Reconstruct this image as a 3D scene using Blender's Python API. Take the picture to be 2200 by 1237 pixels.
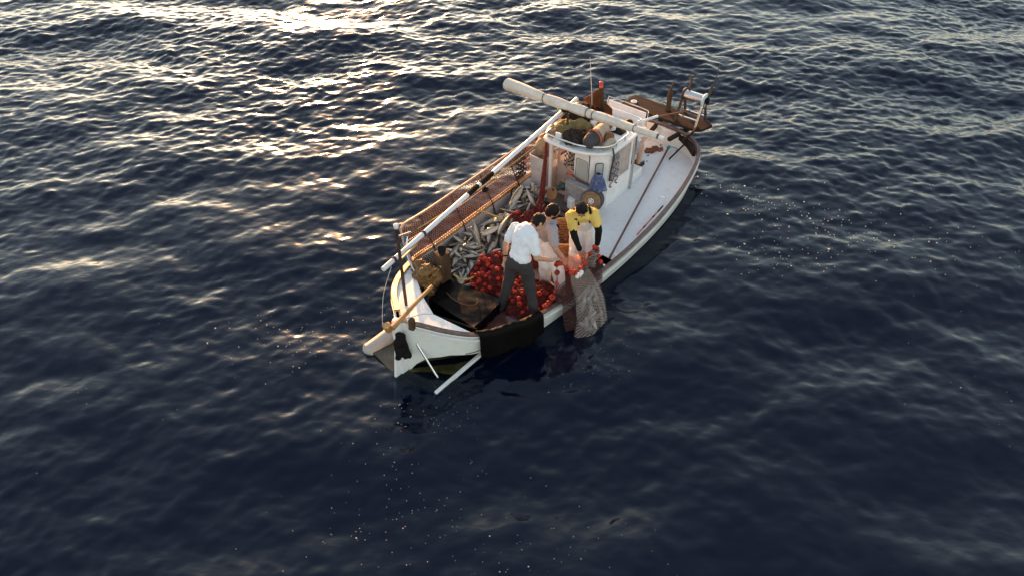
import bpy, bmesh, math, random
import numpy as np
from mathutils import Vector, Matrix, noise

random.seed(7)
rng = np.random.default_rng(11)
R = math.radians
K = 1.1                                   # boat plan units -> metres
ANG = R(51.0)                             # heading of the boat's long axis
ORG = (-1.326, 6.261)                     # foot of the stem post, plan units
for o in list(bpy.data.objects):
    bpy.data.objects.remove(o)
sc = bpy.context.scene
col = sc.collection

# ------------------------------------------------------------------ camera
cam_d = bpy.data.cameras.new('camera')
cam = bpy.data.objects.new('camera', cam_d)
col.objects.link(cam)
cam_d.sensor_width = 36.0
cam_d.lens = 1600.0 / 2200.0 * 36.0
cam_d.clip_start = 0.1
cam_d.clip_end = 20000.0
cam.location = (0, 0, 7.0 * K)
cam.rotation_euler = (R(90 - 42.0), 0, 0)
sc.camera = cam

# ------------------------------------------------------------------ sky, sun, exposure
SUN_EL, SUN_AZ = R(6.5), R(-14.0)         # azimuth measured from +Y towards +X
world = bpy.data.worlds.new('World')
sc.world = world
world.use_nodes = True
wn = world.node_tree
sky = wn.nodes.new('ShaderNodeTexSky')
sky.sky_type = 'NISHITA'
sky.sun_disc = False
sky.sun_elevation = SUN_EL
sky.sun_rotation = SUN_AZ
sky.altitude = 0
sky.air_density = 1.3
sky.dust_density = 1.0
sky.ozone_density = 1.0
bg = wn.nodes['Background']
bg.inputs['Strength'].default_value = 0.15
hs = wn.nodes.new('ShaderNodeHueSaturation')   # thin high haze: paler sky
hs.inputs['Saturation'].default_value = 0.66
wn.links.new(sky.outputs[0], hs.inputs['Color'])
veil = wn.nodes.new('ShaderNodeMix'); veil.data_type = 'RGBA'; veil.blend_type = 'ADD'
veil.inputs['Factor'].default_value = 1.0
veil.inputs['B'].default_value = (0.30, 0.34, 0.48, 1)
wn.links.new(hs.outputs[0], veil.inputs['A'])
wn.links.new(veil.outputs['Result'], bg.inputs['Color'])
sun_d = bpy.data.lights.new('sun', 'SUN')
sun = bpy.data.objects.new('sun', sun_d)
col.objects.link(sun)
sun_d.energy = 6.0
sun_d.angle = R(0.5)
sun_d.color = (1.0, 0.42, 0.13)
sd = Vector((math.sin(SUN_AZ) * math.cos(SUN_EL), math.cos(SUN_AZ) * math.cos(SUN_EL), math.sin(SUN_EL)))
sun.rotation_euler = sd.to_track_quat('Z', 'Y').to_euler()
vs = sc.view_settings
vs.view_transform = 'Standard'
vs.look = 'None'
vs.exposure = 1.6
vs.gamma = 1.0
vs.use_curve_mapping = False

# ------------------------------------------------------------------ frames and object helpers
BF = Matrix.Translation((ORG[0] * K, ORG[1] * K, 0)) @ Matrix.Rotation(ANG, 4, 'Z') @ Matrix.Scale(K, 4)
WF = Matrix.Identity(4)
BASE = {}


def V(*a):
    return np.array(a if len(a) > 1 else a[0], dtype=float)


def tag(o, label=None, cat=None, group=None, kind=None):
    if label: o['label'] = label
    if cat: o['category'] = cat
    if group: o['group'] = group
    if kind: o['kind'] = kind
    return o


def thing(name, base, label, cat, group=None, kind=None, frame=None):
    o = bpy.data.objects.new(name, None)
    o.empty_display_size = 0.05
    col.objects.link(o)
    o.matrix_world = (frame or BF) @ Matrix.Translation(base)
    BASE[o.name] = V(*base)
    return tag(o, label, cat, group, kind)


def link(name, me, mat, parent=None, base=None, frame=None):
    """one mesh object; vertices are given in boat coordinates"""
    o = bpy.data.objects.new(name, me)
    col.objects.link(o)
    if mat is not None:
        for m in (mat if isinstance(mat, (list, tuple)) else [mat]):
            me.materials.append(m)
    if parent is not None:
        b = BASE[parent.name]
        BASE[o.name] = b
        o.parent = parent
    else:
        b = V(*(base if base is not None else (0, 0, 0)))
        BASE[o.name] = b
        o.matrix_world = (frame or BF) @ Matrix.Translation(Vector(b))
    if np.any(b):
        me.transform(Matrix.Translation(-Vector(b)))
    return o


class MB:
    def __init__(s):
        s.v, s.f, s.uv = [], [], None

    def add(s, verts, faces):
        n = len(s.v)
        s.v += [tuple(map(float, p)) for p in verts]
        s.f += [tuple(i + n for i in f) for f in faces]
        return s

    def box(s, c, size, rot=None, taper=1.0):
        h = V(*size) / 2
        pts = []
        for z in (-1, 1):
            k = taper if z > 0 else 1.0
            for x, y in ((-1, -1), (1, -1), (1, 1), (-1, 1)):
                pts.append(V(x * h[0] * k, y * h[1] * k, z * h[2]))
        if rot is not None:
            m = np.array(rot.to_3x3())
            pts = [m @ p for p in pts]
        pts = [p + V(*c) for p in pts]
        return s.add(pts, [(3, 2, 1, 0), (4, 5, 6, 7), (0, 1, 5, 4), (1, 2, 6, 5), (2, 3, 7, 6), (3, 0, 4, 7)])

    def bar(s, p0, p1, w, h, up=(0, 0, 1)):
        p0, p1 = V(*p0), V(*p1)
        d = p1 - p0
        L = np.linalg.norm(d); d = d / L
        sx = np.cross(d, V(*up)); sx /= np.linalg.norm(sx)
        uz = np.cross(sx, d)
        pts = [p + sx * a * w / 2 + uz * b * h / 2 for p in (p0, p1) for a, b in ((-1, -1), (1, -1), (1, 1), (-1, 1))]
        return s.add(pts, [(3, 2, 1, 0), (4, 5, 6, 7), (0, 1, 5, 4), (1, 2, 6, 5), (2, 3, 7, 6), (3, 0, 4, 7)])

    def tube(s, pts, r, n=8, caps=True, closed=False):
        pts = [V(*p) for p in pts]
        m = len(pts)
        rr = r if hasattr(r, '__len__') else [r] * m
        T = []
        for i in range(m):
            a = pts[(i - 1) % m] if (closed or i > 0) else pts[i]
            b = pts[(i + 1) % m] if (closed or i < m - 1) else pts[i]
            t = b - a
            T.append(t / (np.linalg.norm(t) + 1e-9))
        u = np.cross(T[0], V(0, 0, 1))
        if np.linalg.norm(u) < 1e-3: u = np.cross(T[0], V(1, 0, 0))
        u /= np.linalg.norm(u)
        verts = []
        for i in range(m):
            u = u - T[i] * (u @ T[i]); u /= (np.linalg.norm(u) + 1e-9)
            w = np.cross(T[i], u)
            for k in range(n):
                a = 2 * math.pi * k / n
                verts.append(pts[i] + rr[i] * (math.cos(a) * u + math.sin(a) * w))
        fs = []
        for i in range(m if closed else m - 1):
            for k in range(n):
                a, b = i * n + k, i * n + (k + 1) % n
                c, d = ((i + 1) % m) * n + (k + 1) % n, ((i + 1) % m) * n + k
                fs.append((a, b, c, d))
        if caps and not closed:
            fs.append(tuple(range(n - 1, -1, -1)))
            fs.append(tuple((m - 1) * n + k for k in range(n)))
        return s.add(verts, fs)

    def lathe(s, c, prof, n=20, axis=(0, 0, 1), caps=True):
        """prof: list of (radius, height) along axis"""
        ax = V(*axis); ax /= np.linalg.norm(ax)
        u = np.cross(ax, V(0, 0, 1))
        if np.linalg.norm(u) < 1e-3: u = V(1, 0, 0)
        u /= np.linalg.norm(u); w = np.cross(ax, u)
        verts = []
        for r, h in prof:
            for k in range(n):
                a = 2 * math.pi * k / n
                verts.append(V(*c) + ax * h + r * (math.cos(a) * u + math.sin(a) * w))
        fs = []
        m = len(prof)
        for i in range(m - 1):
            for k in range(n):
                fs.append((i * n + k, i * n + (k + 1) % n, (i + 1) * n + (k + 1) % n, (i + 1) * n + k))
        if caps:
            fs.append(tuple(range(n - 1, -1, -1)))
            fs.append(tuple((m - 1) * n + k for k in range(n)))
        return s.add(verts, fs)

    def ell(s, c, ax, n=14, m=9):
        """ellipsoid with three axis vectors"""
        c = V(*c); A = [V(*a) for a in ax]
        verts = [c - A[2]]
        for i in range(1, m):
            p = -math.pi / 2 + math.pi * i / m
            for k in range(n):
                a = 2 * math.pi * k / n
                verts.append(c + A[0] * math.cos(p) * math.cos(a) + A[1] * math.cos(p) * math.sin(a) + A[2] * math.sin(p))
        verts.append(c + A[2])
        fs = []
        for k in range(n):
            fs.append((0, 1 + (k + 1) % n, 1 + k))
        for i in range(m - 2):
            for k in range(n):
                a = 1 + i * n
                fs.append((a + k, a + (k + 1) % n, a + n + (k + 1) % n, a + n + k))
        t = len(verts) - 1
        a = 1 + (m - 2) * n
        for k in range(n):
            fs.append((a + k, a + (k + 1) % n, t))
        return s.add(verts, fs)

    def cap(s, p0, r0, p1, r1, n=12):
        p0, p1 = V(*p0), V(*p1)
        d = p1 - p0
        L = np.linalg.norm(d); d = d / (L + 1e-9)
        pts, rs = [], []
        for a in (-88, -60, -30, 0):
            pts.append(p0 + d * r0 * math.sin(R(a))); rs.append(max(r0 * math.cos(R(a)), 1e-4))
        for a in (0, 30, 60, 88):
            pts.append(p1 + d * r1 * math.sin(R(a))); rs.append(max(r1 * math.cos(R(a)), 1e-4))
        return s.tube(pts, rs, n)

    def prism(s, poly, z0, z1):
        """poly: list of (l, w) or (l, w, ztop)"""
        n = len(poly)
        lo = [(p[0], p[1], z0) for p in poly]
        hi = [(p[0], p[1], (p[2] if len(p) > 2 else z1)) for p in poly]
        fs = [tuple(range(n - 1, -1, -1)), tuple(range(n, 2 * n))]
        for i in range(n):
            j = (i + 1) % n
            fs.append((i, j, n + j, n + i))
        return s.add(lo + hi, fs)

    def grid(s, P, close_u=False):
        """P: array (a, b, 3)"""
        P = np.asarray(P, float)
        a, b = P.shape[:2]
        fs = []
        for i in range(a - 1 + (1 if close_u else 0)):
            for j in range(b - 1):
                i2 = (i + 1) % a
                fs.append((i * b + j, i2 * b + j, i2 * b + j + 1, i * b + j + 1))
        return s.add(P.reshape(-1, 3), fs)

    def mesh(s, name='m', smooth=True, uv=None):
        me = bpy.data.meshes.new(name)
        me.from_pydata(s.v, [], s.f)
        me.update()
        bm = bmesh.new(); bm.from_mesh(me)
        bmesh.ops.recalc_face_normals(bm, faces=bm.faces)
        bm.to_mesh(me); bm.free()
        if smooth:
            me.polygons.foreach_set('use_smooth', [True] * len(me.polygons))
        if uv is not None:
            ul = me.uv_layers.new(name='UVMap')
            for lp in me.loops:
                ul.data[lp.index].uv = uv[lp.vertex_index]
        return me

    def build(s, name, mat, parent=None, base=None, smooth=False, bevel=0.0, frame=None, sharp=35, solid=0.0, uv=None):
        me = s.mesh(name, smooth, uv)
        o = link(name, me, mat, parent, base, frame)
        if smooth and sharp:
            try: me.set_sharp_from_angle(angle=R(sharp))
            except Exception: pass
        if solid:
            md = o.modifiers.new('solid', 'SOLIDIFY'); md.thickness = solid; md.offset = 0
        if bevel:
            md = o.modifiers.new('bevel', 'BEVEL'); md.width = bevel; md.segments = 2
            md.limit_method = 'ANGLE'; md.angle_limit = R(40)
        return o


def cr(pts, n):
    """Catmull-Rom through pts, n samples"""
    P = [V(*p) for p in pts]
    P = [2 * P[0] - P[1]] + P + [2 * P[-1] - P[-2]]
    m = len(P) - 3
    out = []
    for i in range(n):
        t = i / (n - 1) * m
        k = min(int(t), m - 1); t -= k
        a, b, c, d = P[k:k + 4]
        out.append(0.5 * (2 * b + (c - a) * t + (2 * a - 5 * b + 4 * c - d) * t * t + (3 * b - a - 3 * c + d) * t ** 3))
    return np.array(out)


def nz(p, s=1.0):
    return noise.noise(Vector((p[0] * s, p[1] * s, p[2] * s)))


def voxel(mb, size, smooth=4, wrinkle=0.0, wscale=14.0, flip=None):
    """closed overlapping shapes -> one continuous skin"""
    me = mb.mesh('tmp', False)
    o = bpy.data.objects.new('tmp', me); col.objects.link(o)
    md = o.modifiers.new('r', 'REMESH'); md.mode = 'VOXEL'; md.voxel_size = size
    if smooth:
        ms = o.modifiers.new('s', 'SMOOTH'); ms.factor = 0.5; ms.iterations = smooth
    dg = bpy.context.evaluated_depsgraph_get(); dg.update()
    out = bpy.data.meshes.new_from_object(o.evaluated_get(dg))
    bpy.data.objects.remove(o); bpy.data.meshes.remove(me)
    if wrinkle:
        n = len(out.vertices)
        co = np.empty(n * 3, np.float32); out.vertices.foreach_get('co', co); co = co.reshape(-1, 3)
        no = np.empty(n * 3, np.float32); out.vertex_normals.foreach_get('vector', no); no = no.reshape(-1, 3)
        amp = np.empty((n, 1), np.float32)
        for i in range(n):
            q = Vector((co[i, 0] * wscale, co[i, 1] * wscale, co[i, 2] * wscale * 0.55))
            amp[i, 0] = noise.noise(q) + 0.5 * abs(noise.noise(q * 2.1))
        out.vertices.foreach_set('co', (co + no * amp * wrinkle).ravel())
        out.update()
    out.polygons.foreach_set('use_smooth', [True] * len(out.polygons))
    out.materials.clear()
    return out


# ------------------------------------------------------------------ materials
MATS = {}


def mat(name, c, rough=0.5, metal=0.0, var=0.18, scale=6.0, bump=0.0, bscale=40.0, dirt=None, damt=0.5, dscale=3.0,
        spec=0.5, coat=0.0, stretch=(1, 1, 1), rvar=0.0):
    m = bpy.data.materials.new(name); m.use_nodes = True
    nt = m.node_tree; N = nt.nodes; Lk = nt.links
    b = N['Principled BSDF']
    b.inputs['Roughness'].default_value = rough
    b.inputs['Metallic'].default_value = metal
    b.inputs['Specular IOR Level'].default_value = spec
    b.inputs['Coat Weight'].default_value = coat
    tc = N.new('ShaderNodeTexCoord')
    mp = N.new('ShaderNodeMapping'); mp.inputs['Scale'].default_value = stretch
    Lk.new(tc.outputs['Object'], mp.inputs['Vector'])
    n1 = N.new('ShaderNodeTexNoise'); n1.inputs['Scale'].default_value = scale; n1.inputs['Detail'].default_value = 6
    n1.inputs['Roughness'].default_value = 0.65
    Lk.new(mp.outputs[0], n1.inputs['Vector'])
    ramp = N.new('ShaderNodeValToRGB')
    ramp.color_ramp.elements[0].position = 0.32; ramp.color_ramp.elements[1].position = 0.68
    lo = [x * (1 - var) for x in c]; hi = [min(1, x * (1 + var * 0.7)) for x in c]
    ramp.color_ramp.elements[0].color = (*lo, 1); ramp.color_ramp.elements[1].color = (*hi, 1)
    Lk.new(n1.outputs['Fac'], ramp.inputs['Fac'])
    out = ramp.outputs['Color']
    if dirt is not None:
        n2 = N.new('ShaderNodeTexNoise'); n2.inputs['Scale'].default_value = dscale; n2.inputs['Detail'].default_value = 8
        n2.inputs['Roughness'].default_value = 0.72
        Lk.new(mp.outputs[0], n2.inputs['Vector'])
        r2 = N.new('ShaderNodeValToRGB')
        r2.color_ramp.elements[0].position = 0.5; r2.color_ramp.elements[1].position = 0.78
        r2.color_ramp.elements[0].color = (0, 0, 0, 1); r2.color_ramp.elements[1].color = (damt, damt, damt, 1)
        Lk.new(n2.outputs['Fac'], r2.inputs['Fac'])
        mx = N.new('ShaderNodeMix'); mx.data_type = 'RGBA'
        Lk.new(r2.outputs['Color'], mx.inputs['Factor'])
        Lk.new(out, mx.inputs['A']); mx.inputs['B'].default_value = (*dirt, 1)
        out = mx.outputs['Result']
    Lk.new(out, b.inputs['Base Color'])
    if rvar:
        mr = N.new('ShaderNodeMapRange'); mr.inputs['To Min'].default_value = max(0.02, rough - rvar); mr.inputs['To Max'].default_value = rough + rvar
        Lk.new(n1.outputs['Fac'], mr.inputs['Value']); Lk.new(mr.outputs[0], b.inputs['Roughness'])
    if bump:
        n3 = N.new('ShaderNodeTexNoise'); n3.inputs['Scale'].default_value = bscale; n3.inputs['Detail'].default_value = 5
        Lk.new(mp.outputs[0], n3.inputs['Vector'])
        bp = N.new('ShaderNodeBump'); bp.inputs['Strength'].default_value = bump; bp.inputs['Distance'].default_value = 0.02
        Lk.new(n3.outputs['Fac'], bp.inputs['Height']); Lk.new(bp.outputs[0], b.inputs['Normal'])
    MATS[name] = m
    return m


def net_mat(name, c, freq, thick, fill=0.0, rough=0.6, diamond=True, vfade=None):
    """open netting on UV metres; fill = share of the gaps that still shows thin twine"""
    m = mat(name, c, rough, var=0.35, scale=9.0)
    nt = m.node_tree; N = nt.nodes; Lk = nt.links
    b = N['Principled BSDF']; outn = N['Material Output']
    uv = N.new('ShaderNodeUVMap')
    sp = N.new('ShaderNodeSeparateXYZ')
    nn = N.new('ShaderNodeTexNoise'); nn.inputs['Scale'].default_value = 5.0
    Lk.new(uv.outputs[0], nn.inputs['Vector'])
    mixv = N.new('ShaderNodeVectorMath'); mixv.operation = 'MULTIPLY_ADD'
    mixv.inputs[1].default_value = (0.06, 0.06, 0)
    Lk.new(nn.outputs['Color'], mixv.inputs[0]); Lk.new(uv.outputs[0], mixv.inputs[2])
    Lk.new(mixv.outputs[0], sp.inputs[0])

    def mth(op, a, bb=None):
        q = N.new('ShaderNodeMath'); q.operation = op
        for i, x in enumerate((a, bb)):
            if x is None: continue
            if isinstance(x, (int, float)): q.inputs[i].default_value = x
            else: Lk.new(x, q.inputs[i])
        return q.outputs[0]
    if diamond:
        a = mth('ADD', sp.outputs[0], sp.outputs[1]); bb = mth('SUBTRACT', sp.outputs[0], sp.outputs[1])
    else:
        a, bb = sp.outputs[0], sp.outputs[1]
    fa = mth('LESS_THAN', mth('FRACT', mth('MULTIPLY', a, freq)), thick)
    fb = mth('LESS_THAN', mth('FRACT', mth('MULTIPLY', bb, freq)), thick)
    f = mth('MAXIMUM', fa, fb)
    f = mth('MAXIMUM', f, fill)
    tr = N.new('ShaderNodeBsdfTransparent')
    mx = N.new('ShaderNodeMixShader')
    Lk.new(f, mx.inputs[0]); Lk.new(tr.outputs[0], mx.inputs[1]); Lk.new(b.outputs[0], mx.inputs[2])
    Lk.new(mx.outputs[0], outn.inputs['Surface'])
    return m


def thin_mat(name, c, alpha, rough=0.3, var=0.2):
    m = mat(name, c, rough, var=var)
    nt = m.node_tree; N = nt.nodes
    tr = N.new('ShaderNodeBsdfTransparent'); mx = N.new('ShaderNodeMixShader')
    mx.inputs[0].default_value = alpha
    nt.links.new(tr.outputs[0], mx.inputs[1]); nt.links.new(N['Principled BSDF'].outputs[0], mx.inputs[2])
    nt.links.new(mx.outputs[0], N['Material Output'].inputs['Surface'])
    return m


WHITE = mat('white paint', (0.74, 0.74, 0.73), 0.42, var=0.07, scale=5, dirt=(0.42, 0.36, 0.29), damt=0.55, dscale=4.5, bump=0.05, bscale=60)
DECKW = mat('white deck paint', (0.73, 0.725, 0.72), 0.5, var=0.09, scale=7, dirt=(0.34, 0.29, 0.25), damt=0.6, dscale=7.0, bump=0.12, bscale=90)
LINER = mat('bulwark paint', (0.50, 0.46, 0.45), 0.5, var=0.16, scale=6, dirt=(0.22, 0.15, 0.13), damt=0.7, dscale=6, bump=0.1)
OCHRE = mat('varnished wood', (0.42, 0.22, 0.07), 0.35, var=0.3, scale=14, stretch=(0.4, 1, 1), bump=0.15, dirt=(0.12, 0.06, 0.03), damt=0.8, dscale=9, coat=0.2)
BROWN = mat('brown gunwale paint', (0.095, 0.045, 0.035), 0.4, var=0.35, scale=12, dirt=(0.35, 0.30, 0.26), damt=0.5, dscale=20, bump=0.15)
WOOD = mat('grey weathered wood', (0.085, 0.05, 0.028), 0.75, spec=0.2, var=0.45, scale=10, stretch=(1, 1, 0.25), bump=0.4, bscale=30, dirt=(0.05, 0.035, 0.02), damt=0.9, dscale=7)
PLANK = mat('brown platform wood', (0.030, 0.020, 0.016), 0.7, spec=0.04, var=0.35, scale=9, stretch=(1, 0.2, 1), bump=0.25, bscale=35, dirt=(0.055, 0.038, 0.03), damt=0.6)
STEEL = mat('stainless tube', (0.62, 0.62, 0.62), 0.25, 1.0, var=0.1, dirt=(0.3, 0.2, 0.13), damt=0.5, dscale=12)
RUSTY = mat('rusty rail tube', (0.46, 0.34, 0.26), 0.45, 0.35, var=0.3, scale=20, dirt=(0.20, 0.08, 0.035), damt=0.9, dscale=10, bump=0.1)
DARKM = mat('dark iron', (0.06, 0.045, 0.04), 0.5, 0.5, var=0.4, scale=14, dirt=(0.20, 0.09, 0.04), damt=0.8, bump=0.2)
BLACK = mat('black plastic sheet', (0.004, 0.003, 0.003), 0.38, spec=0.07, var=0.4, scale=5, bump=0.25, bscale=9, rvar=0.12)
BLACKM = mat('black cloth', (0.009, 0.008, 0.008), 0.9, spec=0.15, var=0.4, bump=0.3, bscale=60)
SHEET = mat('matt black sheet', (0.0028, 0.002, 0.0018), 0.6, spec=0.10, var=0.4, scale=5, bump=0.3, bscale=7)
REDDECK = mat('wet red brown deck', (0.10, 0.042, 0.035), 0.22, var=0.4, scale=5, dirt=(0.2, 0.12, 0.1), damt=0.4, bump=0.12, bscale=16, rvar=0.12)
WELL = mat('fish well floor', (0.08, 0.065, 0.06), 0.3, var=0.4, scale=7, bump=0.2)
PVC = mat('white pole plastic', (0.66, 0.68, 0.70), 0.35, var=0.08, dirt=(0.35, 0.3, 0.25), damt=0.5, dscale=8)
SAIL = mat('furled canvas', (0.60, 0.55, 0.48), 0.85, var=0.14, scale=10, dirt=(0.34, 0.27, 0.20), damt=0.6, dscale=6, bump=0.45, bscale=22)
RED = mat('red net twine', (0.13, 0.010, 0.007), 0.8, var=0.7, scale=24, bump=0.9, bscale=90)
REDF = mat('red net float', (0.46, 0.034, 0.017), 0.7, spec=0.3, var=0.4, scale=22, dirt=(0.16, 0.02, 0.014), damt=0.6, dscale=14)
WFLOAT = mat('white net float', (0.75, 0.74, 0.72), 0.45, var=0.1)
YROPE = mat('yellow rope', (0.50, 0.36, 0.09), 0.7, var=0.25, bump=0.5, bscale=120)
BROPE = mat('blue rope', (0.03, 0.13, 0.26), 0.7, var=0.4, bump=0.5, bscale=100)
TEAL = mat('teal rope', (0.03, 0.30, 0.36), 0.7, var=0.3)
DROPE = mat('dark rope', (0.03, 0.024, 0.02), 0.8, var=0.4, bump=0.4, bscale=100)
DRED = mat('dark red pole', (0.085, 0.022, 0.022), 0.4, var=0.3, scale=12)
OLIVE = mat('olive bottom paint', (0.040, 0.034, 0.012), 0.35, var=0.5, scale=5, dirt=(0.16, 0.13, 0.04), damt=0.8, dscale=5)
TARP = mat('ochre oilskin', (0.17, 0.085, 0.018), 0.5, var=0.28, scale=8, bump=0.35, bscale=14, dirt=(0.12, 0.06, 0.02), damt=0.7)
ORANGE = mat('orange paint', (0.55, 0.12, 0.04), 0.45, var=0.2)
BRONZE = mat('bronze disc', (0.22, 0.16, 0.10), 0.45, 0.6, var=0.3, scale=16, dirt=(0.1, 0.06, 0.04), damt=0.7, bump=0.15)
RUSTD = mat('rust brown disc', (0.22, 0.095, 0.03), 0.65, var=0.3, scale=18, bump=0.15)
GREY = mat('grey rubber', (0.07, 0.07, 0.075), 0.7, var=0.3, bump=0.2)
SPECK = mat('speckled grey panel', (0.30, 0.29, 0.29), 0.6, var=0.2, scale=10, dirt=(0.06, 0.05, 0.07), damt=0.95, dscale=26, bump=0.25)
BLUEC = mat('blue mottled cover', (0.045, 0.075, 0.19), 0.7, var=0.4, scale=14, dirt=(0.40, 0.40, 0.42), damt=0.9, dscale=16, bump=0.4)
WICKER = mat('wicker', (0.36, 0.16, 0.06), 0.55, var=0.35, scale=20, bump=0.4, bscale=70)
TUBM = mat('translucent tub plastic', (0.58, 0.56, 0.53), 0.5, var=0.12, dirt=(0.4, 0.33, 0.26), damt=0.6, dscale=5)
SACK = mat('brown sack', (0.26, 0.19, 0.12), 0.8, var=0.35, bump=0.4, bscale=24)
GLASS = thin_mat('hazy window sheet', (0.36, 0.36, 0.35), 0.62, 0.18, 0.25)
PALEG = thin_mat('pale window glass', (0.46, 0.50, 0.48), 0.75, 0.12, 0.1)
BEIGE = mat('cabin inner paint', (0.52, 0.42, 0.36), 0.6, var=0.1, dirt=(0.3, 0.2, 0.15), damt=0.5)
OLIVET = mat('olive canvas', (0.17, 0.135, 0.05), 0.85, var=0.3, bump=0.4, bscale=20)
CHAR = mat('charcoal bag fabric', (0.04, 0.04, 0.044), 0.75, var=0.25, bump=0.3, bscale=80)
KHAKI = mat('khaki bag fabric', (0.36, 0.31, 0.24), 0.8, var=0.2, bump=0.3, bscale=30)
ORNGC = mat('orange strap cloth', (0.50, 0.10, 0.05), 0.7, var=0.25)
TANC = mat('rust brown cloth', (0.16, 0.06, 0.022), 0.8, var=0.35, bump=0.3, bscale=25)
LIME = mat('lime plastic', (0.30, 0.62, 0.12), 0.4, var=0.1)
LAMP = mat('red lamp lens', (0.55, 0.08, 0.05), 0.2, var=0.1)
SKIN = mat('skin', (0.46, 0.25, 0.165), 0.55, var=0.12, scale=14, bump=0.06)
HAIR = mat('dark hair', (0.008, 0.005, 0.004), 0.65, var=0.4, scale=50, spec=0.2, bump=0.4, bscale=120, stretch=(1, 1, 0.5))
TEEW = mat('white cotton', (0.70, 0.72, 0.75), 0.9, var=0.06, bump=0.25, bscale=25)
TEEG = mat('grey cotton', (0.30, 0.29, 0.31), 0.9, var=0.12, bump=0.25, bscale=25)
TEEY = mat('yellow cotton', (0.66, 0.48, 0.12), 0.9, var=0.08, bump=0.25, bscale=25)
OILW = mat('white oilskin', (0.72, 0.70, 0.69), 0.5, var=0.10, bump=0.25, bscale=16, dirt=(0.42, 0.33, 0.28), damt=0.6, dscale=6)
JEAN = mat('charcoal trousers', (0.028, 0.024, 0.026), 0.85, var=0.25, bump=0.3, bscale=30)
SHOE = mat('black shoe', (0.012, 0.012, 0.013), 0.6, var=0.2)
GLOVE = mat('white glove', (0.60, 0.55, 0.52), 0.8, var=0.15)
NETR = net_mat('red haul net', (0.34, 0.045, 0.03), 34, 0.40, 0.12)
NETO = net_mat('orange net curtain', (0.62, 0.17, 0.09), 25, 0.26, 0.20)
NETG = net_mat('grey net bag', (0.24, 0.185, 0.16), 21, 0.17, 0.12)
NETD = net_mat('dark red net', (0.040, 0.005, 0.004), 23, 0.28, 0.30)
NETB = net_mat('black hanging net', (0.02, 0.02, 0.022), 13, 0.30, 0.0)
NETBL = net_mat('blue hanging net', (0.03, 0.07, 0.14), 9, 0.24, 0.0)
FILM = thin_mat('wet net fold', (0.42, 0.38, 0.36), 0.42, 0.3, 0.4)
BUBBLE = mat('foam bubble', (0.55, 0.47, 0.40), 0.25, var=0.05)


HULL = mat('hull paint', (0.70, 0.72, 0.68), 0.38, var=0.10, scale=4, dirt=(0.40, 0.36, 0.24), damt=0.65, dscale=4, bump=0.05)


def fish_material():
    m = mat('fish skin', (0.40, 0.40, 0.40), 0.28, var=0.2, scale=20, spec=0.7)
    nt = m.node_tree; N = nt.nodes; Lk = nt.links
    b = N['Principled BSDF']; src = b.inputs['Base Color'].links[0].from_socket
    tc = N.new('ShaderNodeTexCoord'); sp = N.new('ShaderNodeSeparateXYZ')
    Lk.new(tc.outputs['Object'], sp.inputs[0])
    nn = N.new('ShaderNodeTexNoise'); nn.inputs['Scale'].default_value = 30
    Lk.new(tc.outputs['Object'], nn.inputs['Vector'])
    ad = N.new('ShaderNodeMath'); ad.operation = 'MULTIPLY_ADD'; ad.inputs[1].default_value = 0.03
    Lk.new(nn.outputs['Fac'], ad.inputs[0]); Lk.new(sp.outputs[2], ad.inputs[2])
    mr = N.new('ShaderNodeMapRange'); mr.inputs['From Min'].default_value = -0.04; mr.inputs['From Max'].default_value = 0.075
    Lk.new(ad.outputs[0], mr.inputs['Value'])
    r = N.new('ShaderNodeValToRGB'); e = r.color_ramp.elements
    e[0].position = 0.0; e[0].color = (0.66, 0.60, 0.52, 1)
    e[1].position = 1.0; e[1].color = (0.025, 0.027, 0.03, 1)
    k = e.new(0.42); k.color = (0.44, 0.40, 0.33, 1)
    k = e.new(0.56); k.color = (0.20, 0.17, 0.08, 1)
    k = e.new(0.68); k.color = (0.055, 0.055, 0.055, 1)
    Lk.new(mr.outputs[0], r.inputs['Fac'])
    Lk.new(r.outputs[0], b.inputs['Base Color'])
    return m


FISH = fish_material()


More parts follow.
